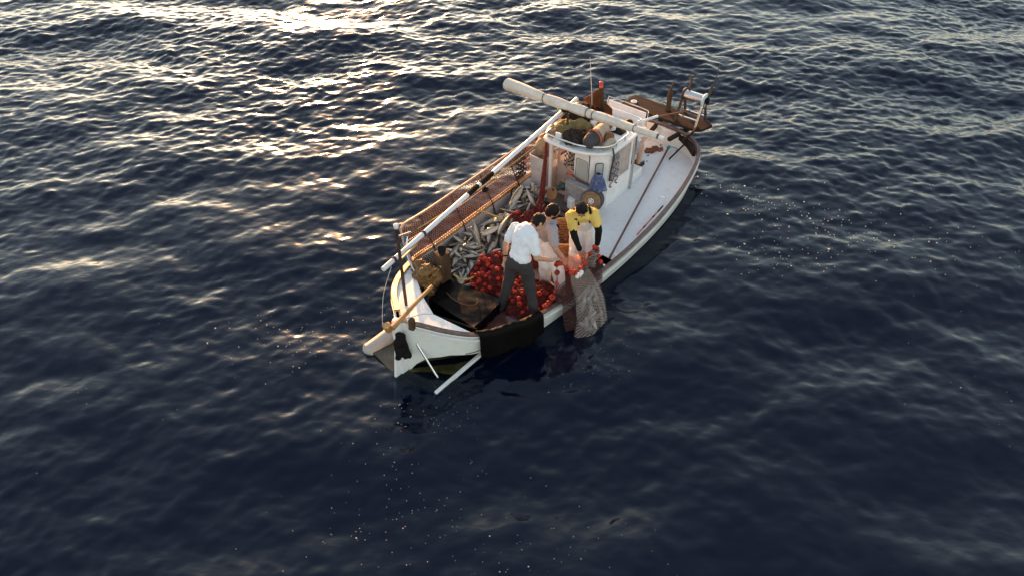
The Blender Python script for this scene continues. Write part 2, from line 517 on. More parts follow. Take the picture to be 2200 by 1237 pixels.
def sea_material():
    m = bpy.data.materials.new('sea water'); m.use_nodes = True
    nt = m.node_tree; N = nt.nodes; Lk = nt.links
    N.remove(N['Principled BSDF']); out = N['Material Output']
    tc = N.new('ShaderNodeTexCoord')
    n1 = N.new('ShaderNodeTexNoise'); n1.inputs['Scale'].default_value = 9; n1.inputs['Detail'].default_value = 3
    n1.inputs['Roughness'].default_value = 0.45
    mp = N.new('ShaderNodeMapping'); mp.inputs['Scale'].default_value = (0.7, 1.0, 1.0)
    mp.inputs['Rotation'].default_value = (0, 0, 0.35)
    Lk.new(tc.outputs['Object'], mp.inputs[0]); Lk.new(mp.outputs[0], n1.inputs['Vector'])
    bp = N.new('ShaderNodeBump'); bp.inputs['Strength'].default_value = 0.35; bp.inputs['Distance'].default_value = 0.02
    Lk.new(n1.outputs['Fac'], bp.inputs['Height'])
    gl = N.new('ShaderNodeBsdfGlossy'); gl.inputs["Roughness"].default_value = 0.13
    Lk.new(bp.outputs[0], gl.inputs['Normal'])
    gl.inputs['Color'].default_value = (0.88, 0.94, 1.0, 1)
    df = N.new('ShaderNodeBsdfDiffuse'); df.inputs['Color'].default_value = (0.0012, 0.0048, 0.0195, 1)
    tr = N.new('ShaderNodeBsdfTransparent'); tr.inputs['Color'].default_value = (0.55, 0.66, 0.72, 1)
    mb = N.new('ShaderNodeMixShader'); mb.inputs[0].default_value = 0.5
    Lk.new(tr.outputs[0], mb.inputs[1]); Lk.new(df.outputs[0], mb.inputs[2])
    fr = N.new('ShaderNodeFresnel'); fr.inputs['IOR'].default_value = 1.33
    Lk.new(bp.outputs[0], fr.inputs['Normal'])
    mx = N.new('ShaderNodeMixShader')
    Lk.new(fr.outputs[0], mx.inputs[0]); Lk.new(mb.outputs[0], mx.inputs[1]); Lk.new(gl.outputs[0], mx.inputs[2])
    Lk.new(mx.outputs[0], out.inputs['Surface'])
    return m


SEA = sea_material()
DEEP = mat('deep water', (0.0016, 0.0062, 0.025), 0.9, var=0.1, scale=0.5, spec=0.0)

# ------------------------------------------------------------------ boat outline
OUT = cr([(-0.01, 0.035), (0.13, 0.20), (0.33, 0.46), (0.6, 0.67), (1.06, 0.87), (1.5, 0.96), (2.0, 1.02), (2.7, 1.08), (3.4, 1.105),
          (4.2, 1.09), (4.9, 1.03), (5.5, 0.93), (5.9, 0.80), (6.12, 0.62), (6.23, 0.36), (6.27, 0.0)], 110)
_ol, _ow = OUT[:, 0], OUT[:, 1]


def hw(l):
    return float(np.interp(l, _ol, _ow))


_sl = [0, 0.3, 0.6, 1.0, 1.5, 2.0, 3.0, 4.0, 5.0, 5.6, 6.27]
_sz = [0.86, 0.745, 0.645, 0.57, 0.47, 0.42, 0.39, 0.41, 0.48, 0.55, 0.64]
_sc = cr(list(zip(_sl, _sz)), 200)


def zs(l, side=0):
    """sheer height; the boat lists a little to the side where the net is hauled"""
    return float(np.interp(l, _sc[:, 0], _sc[:, 1])) + side * float(np.interp(l, [0, 0.6, 1.5, 3.0, 7], [0, 0.085, 0.06, 0.02, 0]))


def inside(l, w):
    return -0.05 < l < 6.26 and abs(w) < hw(l) + 0.03


# ------------------------------------------------------------------ sea
def ocean_patch(N=1280, L=34.0, seed=5):
    g = np.random.default_rng(seed)
    k1 = np.fft.fftfreq(N, d=L / N) * 2 * np.pi
    kx, ky = np.meshgrid(k1, k1, indexing='xy')
    k = np.hypot(kx, ky); k[0, 0] = 1
    def spec(wd, lam0, lamc, spread, amp):
        wx, wy = math.cos(wd), math.sin(wd)
        cosf = (kx * wx + ky * wy) / k
        kp = 2 * np.pi / lam0; kc = 2 * np.pi / lamc
        S = np.exp(-1.25 * (kp / k) ** 2) / k ** 4 * np.exp(-(k / kc) ** 2)
        S *= (0.04 + np.abs(cosf) ** spread)
        S[0, 0] = 0
        h = np.sqrt(S) * (g.normal(size=k.shape) + 1j * g.normal(size=k.shape))
        f = np.real(np.fft.ifft2(h))
        return f / f.std() * amp
    F = spec(R(-66), 0.45, 0.11, 2, 0.0046)
    F += spec(R(-120), 0.4, 0.11, 2, 0.0032)
    # gusts and slicks: the fine ripples come in patches, with a calm slick this side of the boat
    gp = spec(R(-95), 9.0, 3.0, 1, 0.22)
    yy = (np.arange(N) * L / N)[:, None]
    t = np.clip((yy - 4.5) / 9.0, 0, 1)
    F *= np.clip(0.52 + 0.62 * t * t * (3 - 2 * t) + gp, 0.3, 1.4)
    H = spec(R(-60), 1.1, 0.22, 2, 0.0068)
    H += spec(R(-126), 1.3, 0.22, 2, 0.0068)
    H *= 0.72 + 0.34 * t
    H += spec(R(-95), 5.5, 1.2, 5, 0.048)
    return H + F


H_OC = ocean_patch()
OC_L = 34.0


def sea_h(x, y):
    """bilinear sample (arrays), metres"""
    N = H_OC.shape[0]
    u = (np.asarray(x) / OC_L * N) % N; v = (np.asarray(y) / OC_L * N) % N
    i = np.floor(u).astype(int); j = np.floor(v).astype(int)
    fu, fv = u - i, v - j
    i2, j2 = (i + 1) % N, (j + 1) % N; i %= N; j %= N
    return (H_OC[j, i] * (1 - fu) * (1 - fv) + H_OC[j, i2] * fu * (1 - fv) + H_OC[j2, i] * (1 - fu) * fv + H_OC[j2, i2] * fu * fv)


def boat_damp(x, y):
    """waves lie down close against the hull"""
    dx, dy = x / K - ORG[0], y / K - ORG[1]
    l = dx * math.cos(ANG) + dy * math.sin(ANG); w = -dx * math.sin(ANG) + dy * math.cos(ANG)
    h = np.interp(l, _ol, _ow, left=0, right=0)
    dw = np.abs(w) - h
    dl = np.maximum(np.maximum(-l, l - 6.27), 0)
    d = np.hypot(np.maximum(dw, 0), dl)
    return 0.22 + 0.78 * np.clip(d / 0.35, 0, 1)


def axis_coords(a, b, step, far, grow=1.25):
    core = list(np.arange(a, b + step / 2, step))
    up, s, x = [], step, core[-1]
    while x < far:
        s *= grow; x += s; up.append(x)
    dn, s, x = [], step, core[0]
    while x > -far:
        s *= grow; x -= s; dn.append(x)
    return np.array(dn[::-1] + core + up)


def build_sea():
    X = axis_coords(-15.0, 15.0, 0.032, 6000); Y = axis_coords(2.6, 21.5, 0.032, 6000)
    gx, gy = np.meshgrid(X, Y, indexing='xy')
    far = np.maximum(np.maximum(np.abs(gx) - 15, 0), np.maximum(np.maximum(gy - 21.5, 2.6 - gy), 0))
    h = sea_h(gx, gy) * boat_damp(gx, gy) * np.exp(-far / 25.0)
    verts = np.stack([gx, gy, h], -1).reshape(-1, 3).astype(np.float32)
    ny, nx = gx.shape
    idx = np.arange(ny * nx).reshape(ny, nx)
    f = np.stack([idx[:-1, :-1], idx[:-1, 1:], idx[1:, 1:], idx[1:, :-1]], -1).reshape(-1, 4)
    me = bpy.data.meshes.new('sea')
    me.vertices.add(len(verts)); me.vertices.foreach_set('co', verts.ravel())
    me.loops.add(f.size); me.loops.foreach_set('vertex_index', f.ravel().astype(np.int32))
    me.polygons.add(len(f)); me.polygons.foreach_set('loop_start', np.arange(0, f.size, 4, dtype=np.int32))
    me.polygons.foreach_set('use_smooth', np.ones(len(f), dtype=bool))
    me.update(calc_edges=True); me.validate()
    o = link('sea', me, SEA, frame=WF, base=(0, 0, 0))
    tag(o, 'dark blue open sea with small wind waves', None, kind='structure')
    b = MB().add([(-6000, -6000, -6), (6000, -6000, -6), (6000, 6000, -6), (-6000, 6000, -6)], [(0, 1, 2, 3)])
    tag(b.build('sea_floor', DEEP, frame=WF, base=(0, 0, 0)), 'deep dark water below the surface', None, kind='structure')


build_sea()

# ------------------------------------------------------------------ the boat
boat = thing('fishing_boat', (0, 0, 0), 'white open wooden fishing boat with small cabin and net rail, drifting at sea', 'boat')


def hull_shell():
    ring = [(l, -w) for l, w in OUT] + [(l, w) for l, w in OUT[::-1][1:]]
    T_, B_ = [], []
    for l, w in ring:
        top = zs(l, np.sign(w)) - 0.012
        zb = float(np.interp(l, [-.02, 0.06, 0.16, 0.34, 0.6, 1.0, 1.5, 7], [-.05, 0.10, 0.20, 0.25, 0.19, 0.10, 0.02, 0.02])) + (0.05 if w > 0 and l < 1.5 else 0)
        kw = float(np.interp(l, [0, 0.6, 1.2, 2.0, 7], [0.45, 0.58, 0.80, 0.90, 0.90]))

        def pt(k, z):
            c = 1 - k
            return (l + (3.2 - l) * c * (0.10 if l < 3.2 else 0.35), w * k, z)
        T_.append([pt(k, top + (zb - top) * t) for k, t in ((1.0, 0), (0.99, .25), (0.975, .5), (0.955, .75), (0.93, 1.0))])
        B_.append([pt(0.928, zb + .004), pt((0.93 + kw) / 2, zb * .45 + 0.0), pt(kw, -.05), pt(kw * .8, -.18), pt(kw * .5, -.34), pt(0.02, -.42)])
    MB().grid(T_).build('topsides', HULL, boat, smooth=True, sharp=50)
    MB().grid(B_).build('hull_bottom', OLIVE, boat, smooth=True, sharp=50)


hull_shell()


def side_strip(name, m, side, l0, l1, prof, n=70, parent=boat, zf=zs, smooth=True):
    """sweep a closed profile [(outward, up)] along one side of the outline"""
    pts = [(l, w) for l, w in OUT if l0 <= l <= l1]
    pts = [(l0, hw(l0))] + [p for p in pts if p[0] > l0 + 1e-4]
    if l1 < 6.2: pts.append((l1, hw(l1)))
    P = []
    for i, (l, w) in enumerate(pts):
        a = V(*pts[max(i - 1, 0)]); b = V(*pts[min(i + 1, len(pts) - 1)])
        t = b - a; t /= np.linalg.norm(t) + 1e-9
        nrm = V(-t[1], t[0])
        P.append([(l + nrm[0] * o, (w + nrm[1] * o) * side, zf(l, side) + u) for o, u in prof])
    mb = MB()
    n_, m_ = len(P), len(prof)
    fs = []
    for i in range(n_ - 1):
        for j in range(m_):
            j2 = (j + 1) % m_
            fs.append((i * m_ + j, i * m_ + j2, (i + 1) * m_ + j2, (i + 1) * m_ + j))
    fs += [tuple(range(m_)), tuple((n_ - 1) * m_ + j for j in range(m_))]
    mb.add([p for r in P for p in r], fs)
    return mb.build(name, m, parent, smooth=smooth, sharp=30)


CAPP = [(0.018, -0.012), (0.022, 0.010), (0.014, 0.022), (-0.034, 0.022), (-0.04, -0.012)]
side_strip('gunwale_cap', OCHRE, 1, 0.10, 1.25, [(0.022, -0.012), (0.026, 0.010), (0.016, 0.024), (-0.048, 0.024), (-0.052, -0.012)])
side_strip('gunwale_cap', mat('sunlit varnished wood', (0.60, 0.31, 0.10), 0.35, var=0.3, scale=30, bump=0.4, bscale=50, dirt=(0.15, 0.07, 0.03), damt=0.7, dscale=18), 1, 1.255, 4.6, [(0.02, -0.012), (0.02, 0.022), (-0.035, 0.022), (-0.035, -0.012)])  # same varnished wood, with the low sun's golden glow put into a brighter colour
side_strip('gunwale_cap', BROWN, 1, 4.605, 6.3, CAPP)
side_strip('gunwale_cap', BROWN, -1, 0.10, 6.3, CAPP)
side_strip('rubbing_strake', WHITE, -1, 0.06, 6.2, [(0.005, -0.06), (0.03, -0.062), (0.03, -0.085), (0.003, -0.09)])
side_strip('rubbing_strake', WHITE, 1, 0.06, 6.2, [(0.005, -0.06), (0.03, -0.062), (0.03, -0.085), (0.003, -0.09)])


def liner(name, m, side, l0, l1, zbot, inset=0.04):
    pts = [(l, w) for l, w in OUT if l0 <= l <= l1]
    P = []
    for l, w in pts:
        k = max(w - inset, 0.0)
        ll = min(l, 6.21)
        zb = zbot(l) if callable(zbot) else zbot
        P.append([(ll, k * side, zs(l, side) - 0.014), (ll, k * side * 0.985, (zs(l, side) + zb) / 2), (ll, k * side * 0.97, zb - 0.02)])
    return MB().grid(P).build(name, m, boat, smooth=True, sharp=60)


liner('bulwark', WHITE, -1, 2.9, 6.28, 0.3)
liner('bulwark', REDDECK, -1, 0.55, 2.95, 0.2)
liner('bulwark', WHITE, 1, 3.68, 6.28, 0.3)
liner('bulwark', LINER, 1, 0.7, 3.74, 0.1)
# the inner planks of the far bulwark, proud of the liner
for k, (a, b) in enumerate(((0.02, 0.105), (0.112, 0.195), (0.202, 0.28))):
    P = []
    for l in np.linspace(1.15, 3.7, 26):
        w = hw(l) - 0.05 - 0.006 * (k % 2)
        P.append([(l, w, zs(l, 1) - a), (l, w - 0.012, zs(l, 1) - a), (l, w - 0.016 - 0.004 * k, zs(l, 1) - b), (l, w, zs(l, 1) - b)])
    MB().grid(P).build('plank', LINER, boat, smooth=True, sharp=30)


def deck(name, m, l0, l1, wlo, whi, z, margin=0.03, n=30, parent=boat):
    """flat deck patch clipped to the hull outline"""
    P = []
    for l in np.linspace(l0, l1, n):
        h = max(hw(l) - margin, 0.01)
        a = max(wlo(l) if callable(wlo) else wlo, -h); b = min(whi(l) if callable(whi) else whi, h)
        b = max(b, a + 0.004)
        P.append([(l, a + (b - a) * t, z(l) if callable(z) else z) for t in np.linspace(0, 1, 9)])
    return MB().grid(P).build(name, m, parent, smooth=True, sharp=60)


DZ = 0.30
deck('side_deck', DECKW, 2.95, 3.705, -2, -0.13, DZ)
deck('side_deck', DECKW, 3.70, 6.235, -2, 2, DZ + .002)
deck('well_floor', WELL, 0.45, 3.72, -0.26, 2, 0.10)
deck('well_floor', REDDECK, 0.5, 3.0, -2, -0.25, 0.24)
MB().grid([[(l, -0.25, 0.10), (l, -0.25, 0.24)] for l in (0.5, 3.0)]).build('well_step', REDDECK, boat)
MB().grid([[(2.95, w, 0.08), (2.95, w, DZ)] for w in np.linspace(-1.03, -.13, 6)]).build('deck_step', WHITE, boat)
MB().grid([[(l, -.13, 0.08), (l, -.13, DZ)] for l in (2.95, 3.70)]).build('deck_step', WHITE, boat)
MB().grid([[(3.70, w, 0.08), (3.70, w, DZ)] for w in np.linspace(-.13, 1.05, 6)]).build('deck_step', WHITE, boat)
MB().box((2.92, -0.93, 0.275), (0.36, 0.20, 0.05), Matrix.Rotation(R(-2), 3, 'Z')).build('foot_board', PLANK, boat, bevel=0.008)

# pointed end: white deck in two panels with an inner edge
IN = (0.47, -0.09)
def end_deck(name, poly, m=WHITE):
    MB().prism([(l, w, zs(l, max(-1, min(1, w / max(hw(l), .05)))) - 0.015) for l, w in poly], 0.36, 0).build(name, m, boat, bevel=0.006)
near_edge = [(l, -(w - 0.05)) for l, w in OUT if 0.10 < l < 0.64]
far_edge = [(l, (w - 0.05)) for l, w in OUT if 0.10 < l < 1.0]
end_deck('end_deck', [(0.10, -0.012), (0.35, -0.03), IN] + near_edge[::-1])
end_deck('end_deck', [(0.10, 0.012), *far_edge, (0.80, 0.52), (0.62, 0.24), (0.475, -0.08), (0.35, -0.02)])
# dark inner coaming below it
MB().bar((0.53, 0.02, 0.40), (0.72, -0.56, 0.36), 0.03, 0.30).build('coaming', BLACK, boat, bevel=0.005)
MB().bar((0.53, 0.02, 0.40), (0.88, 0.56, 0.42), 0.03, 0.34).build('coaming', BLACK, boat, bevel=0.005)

# stem, rudder head, tiller, knee
mb = MB(); mb.bar((-0.03, 0, -0.45), (-0.05, 0, 0.80), 0.07, 0.12, up=(1, 0, 0)); mb.build('stem_post', WHITE, boat, bevel=0.012)
MB().lathe((-0.05, 0.0, 0.78), [(0.05, 0), (0.055, 0.03), (0.055, 0.09), (0.045, 0.115), (0.015, 0.122)], 16).build('stem_head', WHITE, boat, smooth=True)
til = MB(); til.tube(cr([(-0.16, -0.05, 0.885), (0.05, -0.03, 0.905), (0.30, 0.0, 0.935), (0.60, 0.03, 0.96)], 14), list(np.linspace(0.036, 0.02, 14)), 9)
til.build('tiller', OCHRE, boat, smooth=True)
MB().lathe((-0.15, 0.02, 0.80), [(0.045, 0), (0.05, 0.02), (0.05, 0.10), (0.035, 0.12)], 12, axis=(-0.3, 0, 1)).build('rudder_head', OCHRE, boat, smooth=True)
MB().box((0.075, -0.13, 0.82), (0.085, 0.075, 0.16), Matrix.Rotation(R(20), 3, 'Z'), 0.85).build('mooring_knee', WOOD, boat, bevel=0.015)

# rudder blade: white board with its lower edge in the water
mb = MB(); prof = [(-0.05, .50), (-0.05, -.35), (-0.26, -.35), (-0.19, 0.02), (-0.12, .50)]
mb.add([(l, w, z) for w in (-.018, .018) for l, z in prof], [(0, 1, 2, 3, 4), (9, 8, 7, 6, 5)] + [(i, (i + 1) % 5, 5 + (i + 1) % 5, 5 + i) for i in range(5)])
mb.build('rudder', WHITE, boat, bevel=0.006)
# black bag hanging over the rudder head
mb = MB()
mb.cap((-0.09, -0.05, 0.72), 0.035, (-0.09, -0.065, 0.42), 0.06)
mb.cap((-0.06, -0.085, 0.70), 0.03, (-0.04, -0.10, 0.36), 0.05)
mb.cap((-0.12, -0.03, 0.60), 0.03, (-0.13, -0.04, 0.34), 0.035)
me = voxel(mb, 0.012, 3, 0.02, 22)
o = link('black_bag', me, BLACKM, base=(-0.08, -0.06, 0.34))
tag(o, 'black cloth bag hanging from the rudder head at the pointed end', 'bag')

# side plates at the waterline, either side of the rudder
for s in (-1, 1):
    m = OLIVE
    poly = [(-0.16, 0.03 * s), (-0.07, 0.56 * s), (0.72, 0.60 * s), (0.45, 0.42 * s), (0.05, 0.05 * s)]
    if s > 0: poly = poly[::-1]
    MB().prism(poly, -0.02, 0.010).build('stern_plate', m, boat, bevel=0.004)
    if s < 0:
        mb = MB(); mb.bar((-0.075, -0.575, 0.03), (0.74, -0.615, 0.085), 0.04, 0.05); mb.build('plate_edge', WHITE, boat, bevel=0.006)
    else:
        mb = MB()
        P = cr([(-0.12, 0.64, -0.06), (0.0, 0.61, -0.035), (0.25, 0.56, 0.02), (0.60, 0.48, 0.12)], 12)
        mb.tube(P, [0.05, 0.09] + [0.115] * 9 + [0.10], 12); mb.build('plate_edge', mat('grey float skin', (0.36, 0.35, 0.33), 0.5, var=0.2, scale=5, dirt=(0.16, 0.13, 0.09), damt=0.7, dscale=5), boat, smooth=True)
mb = MB(); mb.tube([(0.10, -0.10, 0.52), (0.13, -0.42, 0.03)], 0.016, 8); mb.build('plate_strut', STEEL, boat, smooth=True)
MB().box((0.10, -0.105, 0.52), (0.04, 0.05, 0.10)).build('strut_bracket', DARKM, boat, bevel=0.006)

# black sheet hanging outside the near gunwale
def black_sheet():
    P = []
    for i, l in enumerate(np.linspace(0.60, 1.50, 40)):
        w = -hw(l)
        wob = 0.006 * math.sin(i * 1.3) + 0.009 * math.sin(i * 0.37 + 1)
        dep = 0.37 + 0.02 * math.sin(i * 0.31) - 0.10 * max(0, (i - 30) / 10)
        row = [(l, w + 0.085, zs(l, -1) - 0.02), (l, w + 0.03, zs(l, -1) + 0.040 + wob * 0.8), (l, w - 0.02, zs(l, -1) + 0.042 + wob), (l, w - 0.045, zs(l, -1) + 0.01)]
        for t in np.linspace(0.12, 1, 9):
            row.append((l, w - 0.05 - 0.02 * t + wob * t * 1.2, zs(l, -1) - dep * t))
        P.append(row)
    o = MB().grid(P).build('tarpaulin', SHEET, base=(1.05, -0.95, 0.4), smooth=True, sharp=0, solid=0.006)
    tag(o, 'black plastic sheet draped over the near gunwale by the pointed end', 'sheet')


black_sheet()

# black covered hatch platform in the well
hp = thing('hatch_platform', (1.05, 0, 0.1), 'low black plastic covered platform between tiller and red net', 'platform')
P = []
A, B_, C_, D_ = V(0.80, 0.33, .44), V(1.24, 0.40, .42), V(1.42, -0.42, .40), V(0.78, -0.46, .42)
for u in np.linspace(0, 1, 16):
    row = []
    for v in np.linspace(0, 1, 16):
        p = (A * (1 - u) + B_ * u) * (1 - v) + (D_ * (1 - u) + C_ * u) * v
        p[2] += 0.018 * nz(p, 5) + 0.01 * nz(p, 11)
        row.append(p)
    P.append(row)
MB().grid(P).build('sheet_top', BLACK, hp, smooth=True)
rim = [P[0][j] for j in range(16)] + [P[i][15] for i in range(1, 16)] + [P[15][j] for j in range(14, -1, -1)] + [P[i][0] for i in range(14, -1, -1)]
G = [[r + V(0, 0, 0), r + V(0.012 * math.sin(i), 0.012 * math.cos(i * 1.7), -0.12), V(r[0], r[1], 0.1)] for i, r in enumerate(rim)]
MB().grid(G).build('sheet_side', BLACK, hp, smooth=True)
mb = MB(); mb.tube(cr([(1.02, 0.22, .445), (0.98, 0.05, .45), (1.0, -0.12, .447), (1.10, -0.22, .44), (1.2, -0.15, .44)], 26), 0.006, 6)
tag(mb.build('cord', TANC, base=(1.02, 0, .44), smooth=True), 'thin tan cord lying on the black platform', 'cord')

# ------------------------------------------------------------------ stern deck end, platform and reel
MB().prism([(6.205, -0.26), (6.205, -0.38), (6.10, -0.58), (5.92, -0.735), (5.88, -0.70), (6.06, -0.50)], 0.50, 0.60).build('corner_knee', PLANK, boat, bevel=0.006)
MB().prism([(6.33, 0.99), (6.33, -0.46), (6.42, -0.56), (6.66, -0.62), (6.76, -0.50), (6.76, 0.95)], 0.655, 0.70).build('stern_platform', PLANK, boat, bevel=0.008)
for w in (0.8, 0.25, -0.35): MB().bar((5.95, w * 0.6, 0.60), (6.70, w, 0.62), 0.06, 0.06).build('platform_beam', PLANK, boat, bevel=0.005)
MB().lathe((6.52, 0.83, 0.70), [(0.055, 0), (0.055, 0.012), (0.03, 0.014), (0.03, 0.004), (0.0005, 0.004)], 20).build('deck_ring', WHITE, boat, smooth=True)
mb = MB(); mb.prism([(6.60, 0.19), (6.60, 0.25), (6.67, 0.25), (6.67, 0.19)], 0.70, 0.98)
mb.add([(6.585, 0.18, .98), (6.585, .26, .98), (6.685, .26, .98), (6.685, .18, .98), (6.60, 0.20, 1.12), (6.60, .23, 1.12), (6.64, .23, 1.12), (6.64, .2, 1.12), (6.64, 0.16, 1.30)],
       [(0, 1, 5, 4), (1, 2, 6, 5), (2, 3, 7, 6), (3, 0, 4, 7), (4, 5, 8), (5, 6, 8), (6, 7, 8), (7, 4, 8), (3, 2, 1, 0)])
mb.build('bitt_post', WOOD, boat, bevel=0.006)
reel = bpy.data.objects.new('net_reel', None); col.objects.link(reel); reel.parent = boat; BASE[reel.name] = V(0, 0, 0)
for w in (-0.06, -0.44):
    mb = MB()
    mb.bar((6.40, w, 0.70), (6.55, w, 1.12), 0.035, 0.05); mb.bar((6.74, w, 0.70), (6.60, w, 1.12), 0.03, 0.045)
    mb.build('reel_leg', WOOD if w > -.3 else STEEL, reel, bevel=0.004)
for l in (6.47, 6.70): MB().bar((l, -0.05, 0.78), (l, -0.45, 0.78), 0.03, 0.03).build('reel_brace', STEEL, reel, bevel=0.003)
MB().lathe((6.575, -0.08, 1.13), [(0.075, 0), (0.075, 0.34)], 24, axis=(0, -1, 0)).build('reel_drum', STEEL, reel, smooth=True)
MB().lathe((6.575, -0.05, 1.13), [(0.095, 0), (0.10, 0.01), (0.10, 0.03), (0.095, 0.035)], 24, axis=(0, -1, 0)).build('reel_flange', DARKM, reel, smooth=True)
MB().lathe((6.575, -0.42, 1.13), [(0.105, 0), (0.115, 0.01), (0.115, 0.03), (0.10, 0.035)], 24, axis=(0, -1, 0)).build('reel_flange', mat('pale blue plastic', (0.50, 0.60, 0.62), 0.4, var=0.1), reel, smooth=True)
MB().lathe((6.575, -0.455, 1.13), [(0.05, 0), (0.05, 0.05), (0.02, 0.06)], 14, axis=(0, -1, 0)).build('reel_hub', BLACKM, reel, smooth=True)
mb = MB(); mb.tube([(6.62, -0.12, 1.16), (6.68, -0.10, 1.42)], 0.02, 8); mb.build('reel_stake', WOOD, reel, smooth=True)
mb = MB(); mb.tube([(6.60, -0.46, 1.05), (6.70, -0.47, 1.36)], 0.022, 8); mb.build('reel_stake', WOOD, reel, smooth=True)
mb = MB(); mb.tube(cr([(6.70, -0.47, 1.34), (6.74, -0.49, 1.5), (6.80, -0.48, 1.68)], 8), list(np.linspace(.012, .005, 8)), 6); mb.build('reel_rod', DARKM, reel, smooth=True)
mb = MB(); mb.tube([(6.02, -0.42, 0.60), (6.40, -0.48, 0.72)], 0.022, 8); mb.build('roller_arm', PLANK, boat, smooth=True)

# boathook arm and mooring line running aft over the platform
mb = MB(); mb.tube([(5.38, 0.14, 1.02), (5.85, 0.0, 1.0)], 0.022, 8)
tag(mb.build('pole', PVC, base=(5.6, 0.07, 1.0), smooth=True), 'short white pole sticking out from behind the cabin toward the reel', 'pole')
mb = MB(); mb.tube(cr([(5.83, 0.0, 1.0), (6.3, -0.25, 0.98), (6.8, -0.55, 0.97), (7.15, -0.74, 0.98)], 16), [0.012] * 6 + [0.004] * 10, 6)
tag(mb.build('mooring_line', TANC, base=(6.4, -.3, .95), smooth=True), 'thin brown line stretched past the reel out over the water', 'rope')

# ------------------------------------------------------------------ cabin
cab = bpy.data.objects.new('cabin', None); col.objects.link(cab); cab.parent = boat; BASE[cab.name] = V(0, 0, 0)
CL0, CL1, CW0, CW1, CZ0, CZ1 = 3.88, 4.71, -0.23, 0.70, DZ - 0.01, 1.25
T = 0.035


def wall_with_hole(name, axis, at_, a0, a1, z0, z1, holes, m=WHITE, t=T):
    """wall in plane l=at_ (axis 'l') or w=at_ (axis 'w'); holes = [(a0,a1,z0,z1)] cut as strips"""
    mb = MB()
    aa = sorted({a0, a1, *[h[0] for h in holes], *[h[1] for h in holes]})
    zz = sorted({z0, z1, *[h[2] for h in holes], *[h[3] for h in holes]})
    for i in range(len(aa) - 1):
        for j in range(len(zz) - 1):
            ca, cz = (aa[i] + aa[i + 1]) / 2, (zz[j] + zz[j + 1]) / 2
            if any(h[0] < ca < h[1] and h[2] < cz < h[3] for h in holes): continue
            s = (t, aa[i + 1] - aa[i], zz[j + 1] - zz[j])
            c = (at_, ca, cz)
            if axis == 'w': s = (s[1], s[0], s[2]); c = (ca, at_, cz)
            mb.box(c, s)
    me = mb.mesh(name, False)
    bm = bmesh.new(); bm.from_mesh(me)
    bmesh.ops.remove_doubles(bm, verts=bm.verts, dist=1e-5)
    seen = {}
    for f in bm.faces: seen.setdefault(tuple(sorted(v.index for v in f.verts)), []).append(f)
    bmesh.ops.delete(bm, geom=[f for fs in seen.values() if len(fs) > 1 for f in fs], context='FACES')
    bmesh.ops.recalc_face_normals(bm, faces=bm.faces)
    bm.to_mesh(me); bm.free()
    return link(name, me, m, cab)


def rounded_rect(c, u, v, a, b, r, n=5):
    """loop of points, centre c, half sizes a,b along unit vectors u,v"""
    out = []
    for sx, sy, st in ((1, 1, 0), (-1, 1, 90), (-1, -1, 180), (1, -1, 270)):
        for k in range(n + 1):
            t = R(st + 90 * k / n)
            out.append(V(*c) + V(*u) * (sx * (a - r) + r * math.cos(t)) + V(*v) * (sy * (b - r) + r * math.sin(t)))
    return out


def window(name, c, u, v, a, b, r, glass, frame_m, tube=0.010, parent=cab):
    lp = rounded_rect(c, u, v, a, b, r)
    fr = MB().tube(lp, tube, 6, closed=True).build(name, frame_m, parent, smooth=True)
    n = np.cross(V(*u), V(*v))
    MB().add([p - n * 0.003 for p in lp] + [p + n * 0.003 for p in lp],
             [tuple(range(len(lp))), tuple(range(2 * len(lp) - 1, len(lp) - 1, -1))]).build('pane', glass, fr)
    return fr


# wall towards the men: open doorway on the left, windowed panel on the right
wall_with_hole('cabin_wall', 'l', CL0, 0.655, CW1, CZ0, CZ1, [])
wall_with_hole('cabin_wall', 'l', CL0, -0.035, 0.235, CZ0, CZ1, [(0.01, 0.195, 0.74, 1.10)])
window('window', (CL0 - 0.014, 0.1025, 0.92), (0, -1, 0), (0, 0, 1), 0.102, 0.19, 0.035, PALEG, GREY, 0.007)
MB().prism([(CL0 - .017, -0.038), (4.06, CW0 - .017), (4.06, CW0 + .018), (CL0 + .018, -0.02)], CZ0, CZ1 - .002).build('cabin_wall', WHITE, cab, bevel=.004)
_cu = V(4.06 - CL0, CW0 + .021, 0); _cu = _cu / np.linalg.norm(_cu); _cn = np.cross(_cu, V(0, 0, 1))
_cc = V((CL0 + 4.06) / 2 - .017, (-.038 + CW0 - .017) / 2, .91) + _cn * .014
window('window', tuple(_cc), tuple(_cu), (0, 0, 1), 0.055, 0.20, 0.03, PALEG, GREY, 0.007)
MB().bar((CL0 - 0.022, -0.028, CZ0 + .02), (CL0 - 0.022, -0.028, CZ1 - .02), 0.012, 0.01, up=(1, 0, 0)).build('door_seam', GREY, cab)
